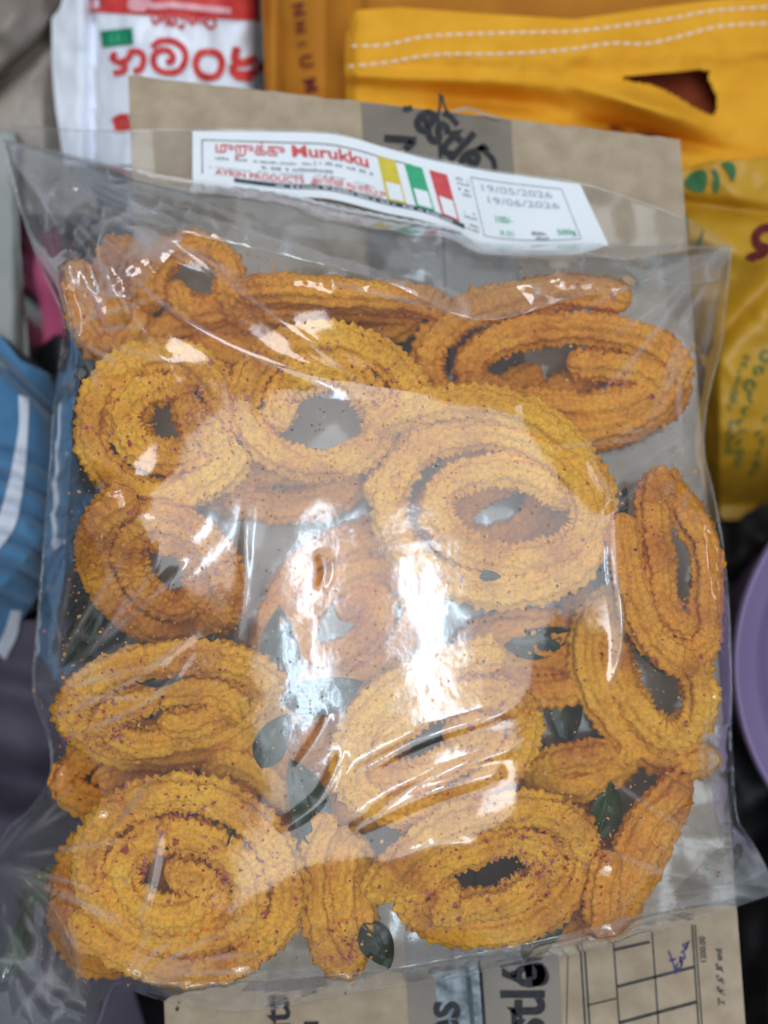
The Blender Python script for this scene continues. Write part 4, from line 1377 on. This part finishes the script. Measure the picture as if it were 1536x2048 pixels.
def zbj(x, y):
    x = np.asarray(x, float); y = np.asarray(y, float)
    z = 0.082 - 0.020 * np.clip((x - 40) / 90, 0, 1.2) ** 2
    z = z - 0.010 * np.exp(-((y - 745 - 0.95 * (x - 20)) / 14) ** 2)
    for k, (y0, sl, am) in enumerate(((905, 0.45, 0.004), (955, 0.5, 0.006), (1010, 0.5, 0.005), (1075, 0.55, 0.006), (1130, 0.6, 0.006), (1190, 0.6, 0.005))):
        z = z - am * np.exp(-((y - y0 - sl * x + 12 * np.sin(x / 40.0)) / 11) ** 2)
    z = z - 0.02 * np.clip((y - 1180 + x * 1.2) / 160, 0, 1)
    return z + 0.0014 * n2(x, y, 50, 71)


pack('fabric', [(-140, 640), (0, 668), (40, 720), (95, 745)], [(-140, 1330), (-20, 1300), (20, 1270), (100, 1160)], [(-140, 640), (-140, 1330)], [(95, 745), (130, 830), (150, 980), (100, 1160)],
     zbj, 0.01, M['blue'], bj, 70, 130)


def band(name, a, b, zf, m, parent, eps=0.0010, n=40, k=6):
    a = smooth_poly(a, 8); b = smooth_poly(b, 8)
    t = np.linspace(0, 1, n)
    A_, B_ = poly_at(a, t), poly_at(b, t)
    s = np.linspace(0, 1, k)[:, None, None]
    X = (A_[None] * (1 - s) + B_[None] * s).reshape(-1, 2)
    return print_mesh(name, X, grid_faces(n, k), zf, m, parent, eps)


band('white_stripe', [(37, 790), (38, 850), (30, 900), (16, 970), (-6, 1040), (-40, 1090)], [(58, 795), (56, 850), (52, 920), (42, 1000), (26, 1060), (-20, 1120)], zbj, M['stripe'], bj)
band('white_stripe', [(22, 1220), (10, 1260), (-10, 1300)], [(42, 1222), (34, 1270), (10, 1320)], zbj, M['stripe'], bj)

# ---- mauve cloth below it
dc = empty('mauve_cloth', P(40, 1550, 0.0))
tag(dc, 'dark mauve cloth in folds at the lower left beside the bag', 'cloth')


def zdc(x, y):
    x = np.asarray(x, float); y = np.asarray(y, float)
    z = 0.060 + 0.010 * np.exp(-((y - 1378 - 0.15 * x) / 40) ** 2) + 0.007 * np.sin(y / 60.0 + x / 130.0)
    z = z - 0.028 * np.exp(-((y - 1560 - 0.1 * x) / 55) ** 2)
    return z + 0.002 * n2(x, y, 70, 81)


pack('fabric', [(-150, 1240), (170, 1240)], [(-150, 2180), (330, 2180)], [(-150, 1240), (-150, 2180)], [(170, 1240), (180, 1700), (330, 2180)], zdc, 0.005, M['dusk'], dc, 50, 120)

# ---- pink cloth and pale tray rim, black pouch
pk = empty('pink_bag', P(75, 560, 0.0))
zpk = lambda x, y: 0.050 + 0.004 * np.sin(np.asarray(y, float) / 38.0) + 0.003 * np.sin(np.asarray(x, float) / 20.0)
pack('fabric', [(28, 380), (110, 390)], [(60, 760), (150, 760)], [(28, 380), (40, 560), (60, 760)], [(110, 390), (130, 560), (150, 760)], zpk, 0.01, M['pink'], pk, 30, 60)
tag(pk, 'narrow pink cloth bag between the blue jersey and the box', 'bag')
gt_ = empty('grey_tray', P(-10, 550, 0.0))
zgt = lambda x, y: 0.072 - 0.010 * np.clip((np.asarray(x, float) - 20) / 30, 0, 1) ** 2 + 0.001 * n2(x, y, 60, 91)
pack('rim', [(-120, 250), (30, 262)], [(-120, 760), (62, 760)], [(-120, 250), (-120, 760)], [(30, 262), (40, 500), (62, 760)], zgt, 0.01, M['grey_plastic'], gt_, 30, 60)
tag(gt_, 'pale grey plastic tray edge at the left, beside the pink cloth', 'tray')
bpz = empty('black_pouch', P(120, 740, 0.0))
zbp = lambda x, y: 0.058 - 0.00012 * (np.asarray(x, float) - 120) ** 2 / 20 + 0.001 * n2(x, y, 40, 93)
pack('body', [(70, 700), (112, 668), (180, 680)], [(70, 860), (200, 860)], [(70, 700), (66, 760), (70, 860)], [(180, 680), (200, 860)], zbp, 0.005, M['black'], bpz, 24, 24)
tag(bpz, 'small black pouch between the blue jersey and the film', 'pouch')

# ---- beige wrapped bundle in the upper left
bw = empty('beige_bundle', P(60, 200, 0.0))


def zbw(x, y):
    x = np.asarray(x, float); y = np.asarray(y, float)
    z = 0.062 + 0.014 * np.exp(-(((x - 20) / 70) ** 2 + ((y - 30) / 90) ** 2)) - 0.016 * np.exp(-((y - 150 + 0.95 * (x - 20)) / 22) ** 2)
    z = z - 0.010 * np.clip((x - 85) / 40, 0, 1)
    return z + 0.0025 * n2(x, y, 60, 95)


pack('wrap', [(-140, -90), (165, -90)], [(-140, 430), (200, 430)], [(-140, -90), (-140, 430)], [(165, -90), (130, 60), (150, 260), (200, 430)], zbw, 0.01, M['beige'], bw, 60, 80)
tag(bw, 'creased beige plastic bundle in the upper left corner beside the white packet', 'bundle')

# ---- crumpled black bag at the lower right
kb_ = empty('black_plastic_bag', P(1560, 1880, 0.0))


def zkb(x, y):
    x = np.asarray(x, float); y = np.asarray(y, float)
    return 0.030 + 0.006 * n2(x, y, 90, 97, 2) + 0.026 * np.clip((y - 1560) / 200, 0, 1) * np.clip((x - 1440) / 100, 0, 1)


pack('film', [(1400, 960), (1720, 960)], [(1470, 2180), (1720, 2180)], [(1400, 960), (1440, 1560), (1470, 2180)], [(1720, 960), (1720, 2180)], zkb, 0.005, M['black'], kb_, 60, 160)  # upper stretch stands for the shade beyond the mustard packet's lower end
tag(kb_, 'crumpled black plastic bag at the lower right, stretched up in place of shade', 'bag')
